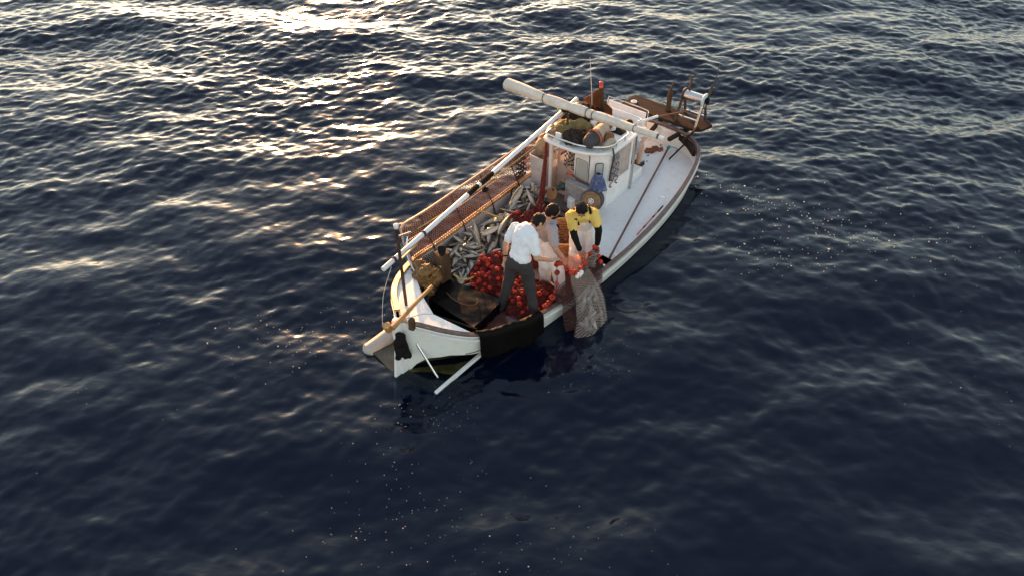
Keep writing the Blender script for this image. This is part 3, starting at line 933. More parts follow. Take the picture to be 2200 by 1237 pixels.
# near side: big hazy window over a white panel
wall_with_hole('cabin_wall', 'w', CW0, 4.055, CL1 - 0.02, CZ0, CZ1, [(4.11, 4.64, 0.70, 1.19)])
window('window', (4.375, CW0 - 0.01, 0.945), (1, 0, 0), (0, 0, 1), 0.272, 0.255, 0.02, GLASS, WOOD, 0.008)
wall_with_hole('cabin_wall', 'w', CW1, CL0 + 0.02, CL1 - 0.02, CZ0, CZ1, [(3.95, 4.62, 0.66, 1.17)], BEIGE)
wall_with_hole('cabin_wall', 'l', CL1, CW0, CW1, CZ0, CZ1, [(-0.12, 0.58, 0.72, 1.17)], WHITE)
MB().box(((CL0 + CL1) / 2, .22, DZ + .012), (0.78, 0.86, 0.02)).build('cabin_floor', BEIGE, cab)
wall_with_hole('door_panel', 'l', CL0 + 0.17, 0.20, 0.66, CZ0 + 0.03, CZ1 - .01, [(0.46, 0.63, 0.80, 1.17)], BEIGE)


def rounded_slab(name, m, l0, l1, w0, w1, r, z0, z1, parent, bevel=0.012):
    lp = rounded_rect(((l0 + l1) / 2, (w0 + w1) / 2, 0), (1, 0, 0), (0, 1, 0), (l1 - l0) / 2, (w1 - w0) / 2, r, 6)
    return MB().prism([(p[0], p[1]) for p in lp], z0, z1).build(name, m, parent, bevel=bevel, smooth=True, sharp=40)


def chaikin(P, n=3):
    for _ in range(n):
        P = [q for i in range(len(P)) for q in (V(*P[i]) * .75 + V(*P[(i + 1) % len(P)]) * .25, V(*P[i]) * .25 + V(*P[(i + 1) % len(P)]) * .75)]
    return P


ROOFP = [(4.25, .77), (3.80, .77), (3.71, .70), (3.72, .30), (3.75, .06), (3.98, -.29), (4.30, -.30), (4.80, -.30), (4.82, -.1), (4.82, .5), (4.80, .77)]
roof = MB().prism([tuple(p) for p in chaikin(ROOFP, 2)], CZ1 + 0.003, CZ1 + 0.05).build('roof', WHITE, cab, bevel=0.012, smooth=True, sharp=40)
lp = [V(p[0], p[1], 1.375) for p in chaikin([(4.62, .73), (3.80, .73), (3.76, .68), (3.77, .30), (3.80, .08), (4.01, -.24), (4.30, -.255), (4.62, -.25)], 2)]
MB().tube(lp, 0.012, 8, closed=True).build('roof_rail', STEEL, roof, smooth=True)
for i in range(0, len(lp), 3): MB().tube([lp[i], lp[i] - V(0, 0, 0.085)], 0.008, 6).build('rail_stanchion', STEEL, roof, smooth=True)
MB().box((4.62, 0.02, CZ1 + .058), (0.22, 0.30, 0.02)).build('roof_hatch', BLACKM, roof, bevel=0.004)
# round steel grab post at the near rear corner
mb = MB(); mb.tube([(4.735, -0.262, DZ), (4.735, -0.262, 1.255)], 0.02, 10); mb.build('grab_post', STEEL, cab, smooth=True)
# bench box behind the cabin
MB().box((4.95, -0.12, DZ + 0.085), (0.42, 0.20, 0.17)).build('bench', WHITE, boat, bevel=0.012)
# engine box with sloped lid and chrome rail behind
mb = MB(); mb.prism([(5.22, 0.10, 0.98), (5.75, 0.10, 0.80), (5.75, 0.80, 0.80), (5.22, 0.80, 0.98)], DZ - .01, 0); mb.build('engine_box', WHITE, boat, bevel=0.015)
mb = MB(); mb.box((5.235, 0.42, 0.92), (0.05, 0.34, 0.09)); mb.build('box_vent', BLACKM, boat, bevel=0.004)
mb = MB(); mb.tube(cr([(5.25, 0.82, 0.98), (5.28, 0.82, 1.10), (5.50, 0.80, 1.06), (5.52, 0.3, 1.06), (5.50, 0.10, 1.06), (5.32, 0.07, 1.10), (5.28, 0.07, 0.96)], 30), 0.010, 6); mb.build('box_rail', STEEL, boat, smooth=True)
MB().box((5.80, 0.56, 0.86), (0.035, 0.72, 0.28), Matrix.Rotation(R(14), 3, 'Y')).build('back_board', WHITE, boat, bevel=0.01)
mb = MB(); mb.tube(cr([(5.82, 0.94, 0.70), (5.84, 0.95, 1.0), (5.84, 0.88, 1.045), (5.84, .55, 1.05), (5.84, 0.24, 1.045), (5.84, 0.17, 1.0), (5.82, 0.18, .70)], 30), 0.010, 6); mb.build('board_rail', STEEL, boat, smooth=True)
mb = MB(); mb.lathe((5.33, 0.62, 0.95), [(0.05, 0), (0.055, 0.03), (0.055, 0.1), (0.03, 0.13)], 14); mb.build('deck_lamp', PVC, boat, smooth=True)

# mast stub with lamp, aerial
mb = MB(); mb.bar((4.86, 0.42, 1.28), (4.55, 0.31, 1.93), 0.055, 0.055); mb.build('mast', WOOD, boat, bevel=0.008)
mb = MB(); mb.lathe((4.55, 0.31, 1.925), [(0.03, 0), (0.028, 0.02), (0.022, 0.03), (0.03, 0.045), (0.03, 0.085), (0.015, 0.10)], 14, axis=(-0.2, -0.05, 1)); mb.build('mast_lamp', LAMP, boat, smooth=True)
mb = MB(); mb.tube([(4.78, 0.58, 1.32), (4.70, .55, 1.62), (4.30, 0.38, 2.45)], [0.008, .007, 0.003], 6); mb.build('aerial', PVC, boat, smooth=True)

# ------------------------------------------------------------------ far side rail and its netting
def rail_pt(l, t):
    """t=0 gunwale, 1 top tube"""
    w = hw(l)
    return V(l, w - 0.01 + 0.22 * t, zs(l, 1) + 0.02 + t * 0.41)


top = [rail_pt(l, 1.0) for l in np.linspace(1.20, 5.05, 40)]
top = [rail_pt(1.02, 0.02), rail_pt(1.04, 0.5), rail_pt(1.10, 0.9)] + top
mb = MB(); mb.tube(top, 0.018, 8); mb.build('rail_tube', RUSTY, boat, smooth=True)
mb = MB(); mb.tube([rail_pt(l, 0.04) + V(0, -.02, .01) for l in np.linspace(1.1, 4.6, 40)], 0.014, 6); mb.build('rail_tube', RUSTY, boat, smooth=True)
mb = MB(); mb.tube([rail_pt(l, 0.52) + V(0, -.01, 0) for l in np.linspace(1.1, 4.9, 30)], 0.007, 6); mb.build('rail_wire', RUSTY, boat, smooth=True)
for l in (1.55, 2.25, 2.95, 3.6, 4.3, 5.0):
    mb = MB(); mb.tube([rail_pt(l, 1.0), rail_pt(l, 0.0) + V(-.02, -0.05, -0.02), V(l - .03, hw(l) - 0.12, 0.22)], 0.011, 6)
    mb.build('rail_post', DARKM, boat, smooth=True)


def rail_net():
    mb = MB()
    cell = 0.046
    Ls = np.arange(1.08, 5.0, cell)
    nt = 9
    for s in (1, -1):
        for l0 in np.arange(1.08 - nt * cell, 5.0 + nt * cell, cell):
            pts = []
            for k in range(nt + 1):
                l = l0 + s * k * cell + (nt * cell if s < 0 else 0)
                if 1.06 <= l <= 5.0:
                    t = k / nt
                    p = rail_pt(l, t) + V(0, 0.025 * math.sin(t * 3.14) * (1 + math.sin(l * 4)), -0.012 * math.sin(l * 9) * t)
                    pts.append(p)
            if len(pts) > 1: mb.tube(pts, 0.0042, 3, caps=False)
    mb.build('rail_netting', mat('rust brown netting', (0.36, 0.15, 0.06), 0.6, var=0.4, scale=12), boat)
    # a fold of darker net hanging inside the gunwale
    mb = MB()
    for s in (1, -1):
        for l0 in np.arange(0.9, 2.2, 0.045):
            pts = []
            for k in range(6):
                l = l0 + s * k * 0.045
                if 1.08 <= l <= 2.1:
                    pts.append(V(l, hw(l) - 0.06 - 0.012 * k * (1 - 0.4 * (l - 1.08)), zs(l, 1) - 0.02 - k * 0.038 * (1.35 - 0.6 * (l - 1.08))))
            if len(pts) > 1: mb.tube(pts, 0.004, 3, caps=False)
    mb.build('rail_netting', DROPE, boat)


rail_net()

# stern pole with cross arms
mb = MB(); mb.tube([(0.31, 0.21, 0.72), (0.31, 0.21, 1.93)], 0.020, 10); mb.build('signal_pole', DARKM, boat, smooth=True)
mb = MB(); mb.lathe((0.31, 0.21, 1.92), [(0.022, 0), (0.03, 0.02), (0.03, 0.05), (0.01, 0.065)], 12); mb.build('pole_lamp', WFLOAT, boat, smooth=True)
mb = MB(); mb.lathe((0.31, 0.21, 0.725), [(0.05, 0), (0.045, 0.012), (0.022, 0.02)], 14); mb.build('pole_foot', STEEL, boat, smooth=True)
mb = MB(); mb.tube([(0.31, 0.21, 1.80), (0.62, 0.33, 1.62)], 0.012, 6); mb.build('cross_arm', STEEL, boat, smooth=True)
mb = MB(); mb.tube([(0.31, 0.22, 1.45), (0.72, 0.36, 1.36)], 0.014, 6); mb.build('cross_arm', OCHRE, boat, smooth=True)
mb = MB(); mb.tube(cr([(1.08, 0.93, 0.98), (0.98, 0.86, 0.80), (0.92, 0.74, 0.72), (0.86, 0.56, 0.62)], 14), 0.014, 8); mb.build('hand_rail', STEEL, boat, smooth=True)
mb = MB(); mb.tube(cr([(0.22, 0.28, 1.38), (0.15, 0.42, 0.9), (0.12, 0.5, 0.35)], 10), 0.003, 5); mb.build('fishing_line', PVC, boat, smooth=True)

# long white pole resting along the rail
pb0, pb1 = V(0.14, 0.34, 1.36), V(4.52, 0.70, 1.62)
mb = MB(); mb.tube([pb0, pb0 + (pb1 - pb0) * 0.5, pb1], 0.031, 12)
lp_ = thing('long_pole', tuple(pb0), 'long white pole with black wrapping held along the net rail', 'pole')
mb.build('shaft', PVC, lp_, smooth=True)
for t0, t1 in ((0.375, 0.425), (0.437, 0.50)):
    mb = MB(); mb.tube([pb0 + (pb1 - pb0) * t for t in np.linspace(t0, t1, 6)], [0.034, .039, .036, .04, .037, .035], 10); mb.build('wrapping', BLACKM, lp_, smooth=True)
mb = MB(); mb.ell(pb0 + (pb1 - pb0) * 0.435 + V(0.03, -0.07, -0.07), ((.05, 0, 0), (0, .04, 0), (0, 0, .035))); mb.build('clamp', BLACKM, lp_, smooth=True)

mb = MB(); mb.tube(cr([(3.74, 0.70, 1.30), (2.9, 0.86, 1.06), (2.2, 0.95, 0.93), (1.35, 1.02, 0.90)], 24), 0.006, 6)
tag(mb.build('stay_line', YROPE, base=(2.5, .9, 1.0), smooth=True), 'thin tan line running from the roof corner along the net rail', 'rope')
for k, t in enumerate((0.045, 0.17)):
    c = pb0 + (pb1 - pb0) * t
    mb = MB(); mb.tube([c + V(.012 * math.sin(x * .7), .036 * math.cos(x), .036 * math.sin(x)) for x in np.linspace(0, 25, 60)], .006, 5)
    mb.build('lashing', DROPE, lp_, smooth=True)
mb = MB(); mb.tube(cr([pb0 + (pb1 - pb0) * .17, (0.80, 0.62, 1.15), (0.98, 0.86, 0.98)], 10), .006, 5); mb.build('lashing', DROPE, lp_, smooth=True)

# furled sail lying athwart on top
def furled_sail():
    root = thing('furled_sail', (4.1, 0.3, 1.72), 'long off-white furled canvas roll lying across above the cabin roof', 'sail roll')
    a, b = V(3.96, 1.60, 1.80), V(4.22, -0.86, 1.70)
    P = []
    n = 60
    for i in range(n):
        t = i / (n - 1)
        c = a + (b - a) * t + V(0, 0, -0.02 * math.sin(t * 3.14))
        rr = (0.075 + .016 * max(0, .3 - t) / .3) * (1.0 - 0.42 * max(0, (t - 0.62) / 0.38)) * (1 + 0.05 * math.sin(t * 40) * (t > .2)) * (1.05 if t < .2 else 1)
        for tie in (0.27, 0.44, 0.56, 0.60, 0.86):
            rr *= 1 - 0.14 * math.exp(-((t - tie) / 0.010) ** 2)
        row = []
        for k in range(16):
            an = 2 * math.pi * k / 16
            q = rr * (1 + 0.10 * nz((math.cos(an) * 2, math.sin(an) * 2, t * 9)) + 0.05 * math.sin(an * 3 + t * 9))
            row.append(c + V(q * math.cos(an), 0, q * math.sin(an) * 0.92))
        P.append(row)
    ctr = np.mean(P[0], 0)
    P = [[ctr + (q - ctr) * .72 + V(0, .012, 0) for q in P[0]]] + P
    n += 1
    P = np.array(P)
    G = np.concatenate([P, P[:, :1]], 1)
    mb = MB().grid(G)
    for idx, rv in ((0, False), (n - 1, True)):
        ids = [idx * 17 + k for k in range(16)]
        mb.f.append(tuple(ids))
    mb.build('canvas', SAIL, root, smooth=True)
    mb = MB(); mb.tube([b + V(-0.01, .04, -0.005), b + V(0.01, -0.10, -0.01)], 0.028, 10); mb.build('spar_end', PVC, root, smooth=True)
    mb = MB(); mb.tube([b + V(-0.01, .06, -0.002), b + V(0.003, -0.02, -0.005)], 0.036, 10); mb.build('spar_band', BROWN, root, smooth=True)
    for t in (0.27, 0.56, 0.60, 0.86):
        c = a + (b - a) * t + V(0, 0, -0.02 * math.sin(t * 3.14))
        rr = 0.070 * (1.0 - 0.42 * max(0, (t - 0.62) / 0.38))
        MB().tube([c + V(rr * math.cos(x), 0.01 * math.sin(x), rr * math.sin(x)) for x in np.linspace(0, 6.28, 17)[:-1]], 0.006, 5, closed=True).build('tie', DROPE, root, smooth=True)


furled_sail()
mb = MB(); mb.tube([(4.05, 0.53, CZ1 + .05), (4.06, 0.53, 1.63)], 0.018, 8); mb.build('roof_post', WOOD, boat, smooth=True)
mb = MB(); mb.ell((4.10, 0.64, 1.635), ((.035, 0, 0), (0, .05, 0), (0, 0, .04))); mb.build('lashing', BLACKM, boat, smooth=True)
mb = MB(); mb.ell((4.43, 1.08, 1.44), ((.04, 0, 0), (0, .04, 0), (0, 0, .03))); mb.cap((4.43, 1.08, 1.44), .014, (4.44, 0.98, 1.40), .012); mb.tube([(4.44, 1.0, 1.40), (4.42, .9, 1.52), (4.16, .72, 1.70)], .005, 5)
tag(mb.build('lure', LIME, base=(4.43, 1.08, 1.44), smooth=True), 'small lime green float hanging under the furled canvas', 'float')

# ------------------------------------------------------------------ gear on the cabin roof
RZ = CZ1 + 0.05


def lump(name, m, blobs, base, label, cat, vox=0.014, wr=0.012, ws=16, group=None, parent=None):
    mb = MB()
    for c, r in blobs:
        mb.ell(c, ((r[0], 0, 0), (0, r[1], 0), (0, 0, r[2])))
    o = link(name, voxel(mb, vox, 3, wr, ws), m, parent=parent, base=base)
    if parent is None: tag(o, label, cat, group)
    return o


lump('canvas_bundle', OLIVET, [((4.10, 0.58, RZ + .07), (.20, .15, .09)), ((4.27, 0.46, RZ + .07), (.17, .12, .08)), ((4.32, .36, RZ + .05), (.10, .10, .05)), ((4.02, .66, RZ + .04), (.10, .08, .05))],
     (4.15, .55, RZ), 'crumpled olive canvas bundle on the cabin roof behind the post', 'tarp', wr=0.03)
lump('net_bundle', SACK, [((3.90, 0.66, RZ + .04), (.10, .09, .05)), ((3.98, 0.72, RZ + .05), (.09, .06, .05))], (3.93, .68, RZ), 'small beige tangle of net at the roof corner over the tub', 'net', wr=0.03, ws=28)
lump('jacket', mat('dark brown cloth', (0.035, 0.024, 0.018), 0.9, spec=0.2, var=0.5, scale=10, bump=0.5, bscale=18), [((3.98, 0.36, RZ + .06), (.15, .15, .08)), ((4.04, 0.21, RZ + .06), (.14, .10, .07)), ((3.88, 0.30, RZ + .05), (.09, .16, .06))], (4.0, .3, RZ),
     'crumpled dark jacket on the cabin roof beside the grey duffel bag', 'jacket', wr=0.045, ws=20)
lump('net_heap', mat('dark net', (0.022, 0.018, 0.015), 0.9, spec=0.2, var=0.6, scale=20, bump=0.8, bscale=40), [((4.53, 0.60, RZ + .10), (.24, .19, .13)), ((4.42, 0.72, RZ + .07), (.17, .12, .10)), ((4.62, 0.42, RZ + .08), (.18, .18, .10))], (4.55, .6, RZ),
     'heap of black net on the cabin roof under the furled canvas', 'net', wr=0.035, ws=22)
for k in range(3):
    mb = MB()
    c = V(4.45 + .1 * k, 0.80 - 0.03 * k, RZ + 0.10)
    mb.tube(cr([c + V(random.uniform(-.18, .18), random.uniform(-.10, .08), random.uniform(-.06, .10)) for _ in range(9)], 40), 0.012, 6)
    tag(mb.build('rope_coil', OCHRE, base=tuple(c), smooth=True), ['loose tan rope', 'second tan rope', 'third tan rope'][k] + ' tangled on the black net heap by the rail', 'rope')
# duffel bag
duf = thing('duffel_bag', (3.98, 0.02, RZ), 'grey and khaki duffel bag with orange straps on the cabin roof', 'bag')
ax0, ax1 = V(3.92, 0.03, RZ + .115), V(4.42, 0.09, RZ + .115)
mb = MB(); mb.cap(ax0, 0.105, ax0 + (ax1 - ax0) * 0.30, 0.115, 18); link('bag_end', voxel(mb, 0.012, 2, 0.006, 14), CHAR, duf)
mb = MB(); mb.cap(ax0 + (ax1 - ax0) * 0.36, 0.113, ax0 + (ax1 - ax0) * 0.80, 0.095, 18); link('bag_body', voxel(mb, 0.012, 2, 0.014, 14), KHAKI, duf)
c = ax0 + (ax1 - ax0) * 0.24
mb = MB(); mb.tube([c + V(0, 0.121 * math.cos(x), 0.121 * math.sin(x)) for x in np.linspace(0, 6.28, 25)[:-1]], 0.013, 6, closed=True); mb.build('strap', ORNGC, duf, smooth=True)
lump('bag_flap', TANC, [((4.22, -0.10, RZ + .09), (.10, .07, .08))], None, None, None, parent=duf)
lump('canvas_bag', KHAKI, [((4.14, -0.165, RZ + .06), (.14, .06, .07)), ((4.06, -0.15, RZ + .05), (.07, .06, .05))], (4.12, -.16, RZ), 'small beige canvas bag with dark trim at the near roof edge', 'bag', wr=0.02)
lump('cloth_bundle', TANC, [((4.46, 0.20, RZ + .10), (.07, .06, .07)), ((4.46, 0.09, RZ + .11), (.06, .06, .07)), ((4.40, 0.14, RZ + .15), (.05, .05, .04))], (4.45, .15, RZ), 'orange and brown cloth bundle at the end of the duffel bag', 'cloth', wr=0.03, ws=26)
lump('white_bag', TEEW, [((4.47, 0.30, RZ + .07), (.10, .09, .07)), ((4.56, 0.10, RZ + .06), (.09, .10, .06))], (4.5, .25, RZ), 'rumpled white plastic bag on the cabin roof under the furled canvas', 'bag', wr=0.03)
# white floodlight on the roof rail
fl = thing('flood_light', (3.79, 0.50, RZ), 'small white plastic fitting fixed on the front of the roof rail', 'lamp')
mb = MB(); mb.box((3.80, 0.50, RZ + .085), (0.05, 0.09, 0.10), Matrix.Rotation(R(8), 3, 'Y')); mb.build('housing', PVC, fl, bevel=0.012)
mb = MB(); mb.box((3.765, 0.50, RZ + .02), (0.06, 0.12, 0.05)); mb.build('bracket', PVC, fl, bevel=0.01)
# red brown tarp hung behind the mast
def hung_tarp():
    P = []
    for i, u in enumerate(np.linspace(0, 1, 14)):
        row = []
        for j, t in enumerate(np.linspace(0, 1, 12)):
            p = V(4.83 + 0.10 * t, 0.78 - 0.50 * u, 1.72 - 0.26 * abs(u - 0.5) * 2 * (1 - t) - 0.46 * t)
            p += V(0.03 * math.sin(u * 14 + t * 3), 0, 0.01 * nz((u * 5, t * 5, 0)))
            row.append(p)
        P.append(row)
    o = MB().grid(P).build('hanging_cloth', TANC, base=(4.85, .5, 1.3), smooth=True, solid=0.006)
    tag(o, 'dark red brown cloth hung behind the mast stub', 'cloth')


hung_tarp()

# nets hung in the doorway and window
def hung_net(name, m, p0, p1, drop, label, folds=6, amp=0.02, n=(24, 14), base=None, parent=None, gather=0.0):
    p0, p1 = V(*p0), V(*p1)
    d = p1 - p0; L = np.linalg.norm(d); nrm = np.cross(d / L, V(0, 0, 1))
    P, uv = [], []
    for i, u in enumerate(np.linspace(0, 1, n[0])):
        row = []
        for j, t in enumerate(np.linspace(0, 1, n[1])):
            uu = 0.5 + (u - 0.5) * (1 - gather * t)
            p = p0 + d * uu + V(0, 0, -drop * t * (1 + 0.12 * math.sin(u * 9))) + nrm * amp * math.sin(u * folds * 6.28 + t * 2) * (0.3 + t)
            row.append(p); uv.append((u * L * 1.5, t * drop))
        P.append(row)
    o = MB().grid(P).build(name, m, parent, base=base or tuple(p0), smooth=True, uv=uv)
    if label: tag(o, label, 'net')
    return o


hung_net('hanging_net', NETB, (CL0 + 0.04, 0.45, 1.2), (CL0 + 0.04, 0.25, 1.2), 0.36, 'black net hung in the cabin doorway', 3, 0.012)
hung_net('hanging_net', NETBL, (4.09, CW0 - 0.035, 1.19), (4.30, CW0 - 0.035, 1.19), 0.50, 'blue net hung over the corner of the near cabin window', 3, 0.01)
mb = MB(); mb.tube(cr([(4.05, -0.28, 1.36), (4.05, -0.315, 1.22), (4.06, -0.28, 1.0), (4.06, -0.27, .8)], 14), 0.012, 6)
tag(mb.build('dark_rope', DROPE, base=(4.05, -.28, .8), smooth=True), 'dark rope hanging from the near front corner of the roof', 'rope')

# tub, sack, hanging net by the far rail
tub = thing('plastic_tub', (4.02, 0.93, DZ), 'pale plastic tub beside the cabin by the far rail', 'tub')
pr = rounded_rect((4.02, 0.93, 0), (1, 0, 0), (0, 1, 0), 0.17, 0.15, 0.05, 4)
P = []
for z, k in ((DZ - .08, 0.86), (DZ + .25, 0.95), (0.80, 1.0), (0.80, 1.05), (0.84, 1.05), (0.84, 0.97), (0.5, .9)):
    P.append([(4.02 + (p[0] - 4.02) * k, 0.93 + (p[1] - .93) * k, z) for p in pr] + [(4.02 + (pr[0][0] - 4.02) * k, .93 + (pr[0][1] - .93) * k, z)])
MB().grid(P).build('tub_wall', TUBM, tub, smooth=True, sharp=40)
for z in (0.55, 0.66): MB().tube([(4.02 + (p[0] - 4.02) * .985, .93 + (p[1] - .93) * .985, z) for p in pr], 0.006, 5, closed=True).build('tub_rib', TUBM, tub, smooth=True)
lump('sack', SACK, [((4.02, 0.93, 0.94), (.15, .13, .15)), ((4.10, .98, 1.0), (.10, .09, .12))], (4.02, .93, .8), 'brown sack sitting in the plastic tub', 'sack', wr=0.015)
lump('white_sack', TUBM, [((4.35, 1.0, 0.95), (.16, .10, .2)), ((4.5, 1.02, .9), (.12, .1, .2))], (4.4, 1.0, .7), 'white sack behind the tub by the far rail', 'sack', wr=0.02)
hung_net('hanging_net', NETB, (3.55, 1.12, 0.92), (3.85, 1.13, 0.96), 0.55, 'black net draped over the far rail beside the tub', 4, 0.03, gather=0.3)
mb = MB(); mb.tube([(3.55, 0.80, .36), (3.60, 1.0, .36)], 0.0, 6) if False else mb.lathe((3.66, 0.98, 0.33), [(0.05, 0), (0.058, .01), (0.058, .25), (0.05, .26)], 16, axis=(-0.25, -1, 0.05))
tag(mb.build('plastic_bottle', PVC, base=(3.66, .9, .33), smooth=True), 'white plastic canister lying by the far bulwark near the tub', 'canister')
mb = MB(); mb.tube(cr([(3.3, .98, .42), (3.42, .86, .5), (3.55, .80, .46), (3.50, .95, .44), (3.35, 1.0, .48), (3.2, .9, .36)], 30), 0.012, 6)
tag(mb.build('black_hose', BLACKM, base=(3.4, .9, .4), smooth=True), 'black hose looped beside the white canister', 'hose')

# ------------------------------------------------------------------ hauling machinery in front of the cabin
wi = bpy.data.objects.new('hauling_winch', None); col.objects.link(wi); wi.parent = boat; BASE[wi.name] = V(0, 0, 0)
mb = MB(); mb.box((3.77, 0.08, 0.52), (0.12, 0.40, 0.46)); mb.build('machine_panel', SPECK, wi, bevel=0.012)
AX = (-1.0, -0.32, 0.42)
wc = V(3.72, -0.21, 0.62)
mb = MB(); mb.lathe(wc + V(.10, .03, -.05), [(0.10, 0), (0.165, 0.01), (0.165, .05), (0.12, .07), (0.12, .10), (0.168, .12), (0.168, 0.155), (0.10, .16)], 32, axis=AX); mb.build('sheave', GREY, wi, smooth=True)
ax = V(*AX) / np.linalg.norm(V(*AX))
mb = MB(); mb.lathe(wc + V(.10, .03, -.05) + ax * .162, [(0.13, 0), (0.142, 0.006), (0.142, 0.022), (0.125, 0.026), (0.118, 0.014), (0.055, 0.012), (0.05, 0.02), (0.001, 0.02)], 32, axis=AX); mb.build('sheave_disc', BRONZE, wi, smooth=True)
hubc = wc + V(.10, .03, -.05) + ax * .183
mb = MB(); mb.lathe(hubc, [(0.045, 0), (0.043, 0.008), (0.018, 0.012), (0.001, 0.012)], 18, axis=AX); mb.build('hub_plate', WFLOAT, wi, smooth=True)
uu = np.cross(ax, V(0, 0, 1)); uu /= np.linalg.norm(uu); ww = np.cross(ax, uu)
for k in range(5):
    a = k * 1.257
    mb = MB(); mb.lathe(hubc + (uu * math.cos(a) + ww * math.sin(a)) * .028 + ax * .010, [(0.008, 0), (0.008, .012), (0.004, .014)], 8, axis=AX); mb.build('bolt', DARKM, wi, smooth=True)
# capstan with flat disc end
c0 = V(3.74, 0.34, 0.62); AX2 = V(-1.0, 0.16, 0.10); AX2 /= np.linalg.norm(AX2)
mb = MB(); mb.lathe(c0 + AX2 * -.05, [(0.09, 0), (0.095, .02), (0.07, .05), (0.075, .06)], 22, axis=AX2); mb.build('capstan_base', BRONZE, wi, smooth=True)
mb = MB(); mb.lathe(c0 + AX2 * .01, [(0.055, 0), (0.06, .01), (0.045, .03), (0.04, .12), (0.02, .14), (.02, .2)], 18, axis=AX2); mb.build('capstan_drum', mat('dark green drum', (0.03, 0.06, 0.055), 0.4, 0.4, var=0.3), wi, smooth=True)
mb = MB(); mb.lathe(c0 + AX2 * .22 + V(0, .0, -.06), [(0.09, 0), (0.098, .004), (0.098, .012), (0.09, .016)], 30, axis=AX2 + V(0, 0, .55)); mb.build('capstan_disc', RUSTD, wi, smooth=True)
mb = MB(); mb.prism([(3.62, 0.16), (3.60, 0.08), (3.70, 0.06), (3.72, .2)], .3, .52); mb.build('machine_foot', WHITE, wi, bevel=0.01)
mb = MB(); mb.box((3.70, 0.2, 0.34), (0.30, 0.66, 0.08)); mb.build('machine_bed', WELL, wi, bevel=0.01)
# blue mottled cover over the motor
def cover():
    P = []
    for t in np.linspace(0, 1, 12):
        row = []
        for k in range(25):
            a = 2 * math.pi * k / 24
            r = (0.04 + 0.105 * t ** 0.7) * (1 + 0.10 * math.sin(a * 5 + t * 2) * t)
            row.append((3.82 + r * math.cos(a) * 0.7, -0.225 + r * math.sin(a), 1.03 - 0.24 * t))
        P.append(row)
    o = MB().grid(P).build('motor_cover', BLUEC, base=(3.80, -.215, .72), smooth=True)
    tag(o, 'blue and white mottled cloth cover over the winch motor', 'cover')


cover()
mb = MB(); mb.tube(cr([(3.82, 0.33, .80), (3.80, 0.24, .84), (3.82, .15, .79), (3.84, .02, .76), (3.85, -.12, .75)], 24), 0.014, 7)
tag(mb.build('red_hose', DRED, base=(3.82, .1, .75), smooth=True), 'dark red hose across the top of the machine panel', 'hose')
mb = MB(); mb.ell((3.80, 0.27, .85), ((.03, 0, 0), (0, .04, 0), (0, 0, .035))); mb.ell((3.79, 0.235, .87), ((.02, 0, 0), (0, .02, 0), (0, 0, .03)))
tag(link('red_glove', voxel(mb, .008, 2, .01, 30), ORNGC, base=(3.8, .26, .82)), 'small red rag hung on the cabin door edge', 'rag')

# ------------------------------------------------------------------ wooden stump, tarp
st = thing('wooden_post', (1.22, 0.47, .1), 'stout weathered wooden mooring post with black cap beside the ochre oilskin', 'post')
mb = MB(); mb.prism([(1.12, 0.40), (1.29, 0.37), (1.33, 0.52), (1.16, 0.56)], 0.10, 0.86); mb.build('post_body', WOOD, st, bevel=0.012)
mb = MB(); mb.ell((1.23, 0.46, 0.90), ((.055, 0, 0), (0, .055, 0), (0, 0, .07))); mb.cap((1.18, .42, .87), .02, (1.27, .50, .87), .02)
link('post_cap', voxel(mb, .01, 2, .012, 26), BLACKM, st)
mb = MB(); mb.lathe((1.13, 0.42, .70), [(0.018, 0), (0.03, .004), (0.03, .012), (0.018, .016)], 14, axis=(-1, -.3, .1)); mb.build('eye_ring', STEEL, st, smooth=True)
lump('oilskin_bundle', TARP, [((0.93, 0.56, .60), (.15, .14, .13)), ((1.03, .46, .58), (.12, .12, .12)), ((0.86, .46, .50), (.11, .12, .12)), ((1.0, .66, .66), (.10, .09, .10)), ((0.95, .50, .72), (.09, .09, .05))], (0.95, .54, .45),
     'crumpled ochre yellow oilskin bundle beside the wooden post', 'oilskin', wr=0.045, ws=19, vox=0.009)
# blue rope on the rail
for k in range(4):
    mb = MB()
    c = V(1.08, 0.98 - .01 * k, 0.98)
    mb.tube(cr([c + V(random.uniform(-.05, .06), random.uniform(-.05, .03), -i * .07 + random.uniform(-.02, .02)) for i in range(7)], 30), 0.008, 6)
    tag(mb.build('blue_rope', BROPE, base=tuple(c), smooth=True), 'strand of frayed blue rope hanging on the rail end by the pole', 'rope', 'blue rope strands on the rail end')

# ------------------------------------------------------------------ deck poles
mb = MB(); mb.tube([(3.00, -1.02, DZ + .10), (6.10, -0.16, DZ + .06)], 0.017, 8)
dp = thing('deck_pole', (4.5, -.6, DZ), 'long thin dark red pole lying on the white deck', 'pole')
mb.build('shaft', DRED, dp, smooth=True)
mb = MB(); mb.ell((6.09, -0.165, DZ + .07), ((.045, 0, 0), (0, .03, 0), (0, 0, .03))); mb.tube(cr([(6.09, -.16, DZ + .08), (6.16, -.22, DZ + .06), (6.17, -.3, DZ + .05), (6.10, -.30, DZ + .05)], 12), .007, 5); mb.build('knot', TEAL, dp, smooth=True)
mb = MB(); mb.tube([(5.83, -0.33, DZ + .03), (6.12, -0.44, DZ + .24)], 0.014, 8)
tag(mb.build('short_stick', PLANK, base=(5.9, -.4, DZ), smooth=True), 'short brown stick leaning on the white deck near the corner', 'stick')
gh = thing('gaff_hook', (4.3, -1.0, DZ), 'orange gaff with a steel hook lying along the near gunwale', 'gaff')
g0, g1 = V(3.72, -1.02, DZ + .07), V(4.50, -0.98, DZ + .12)
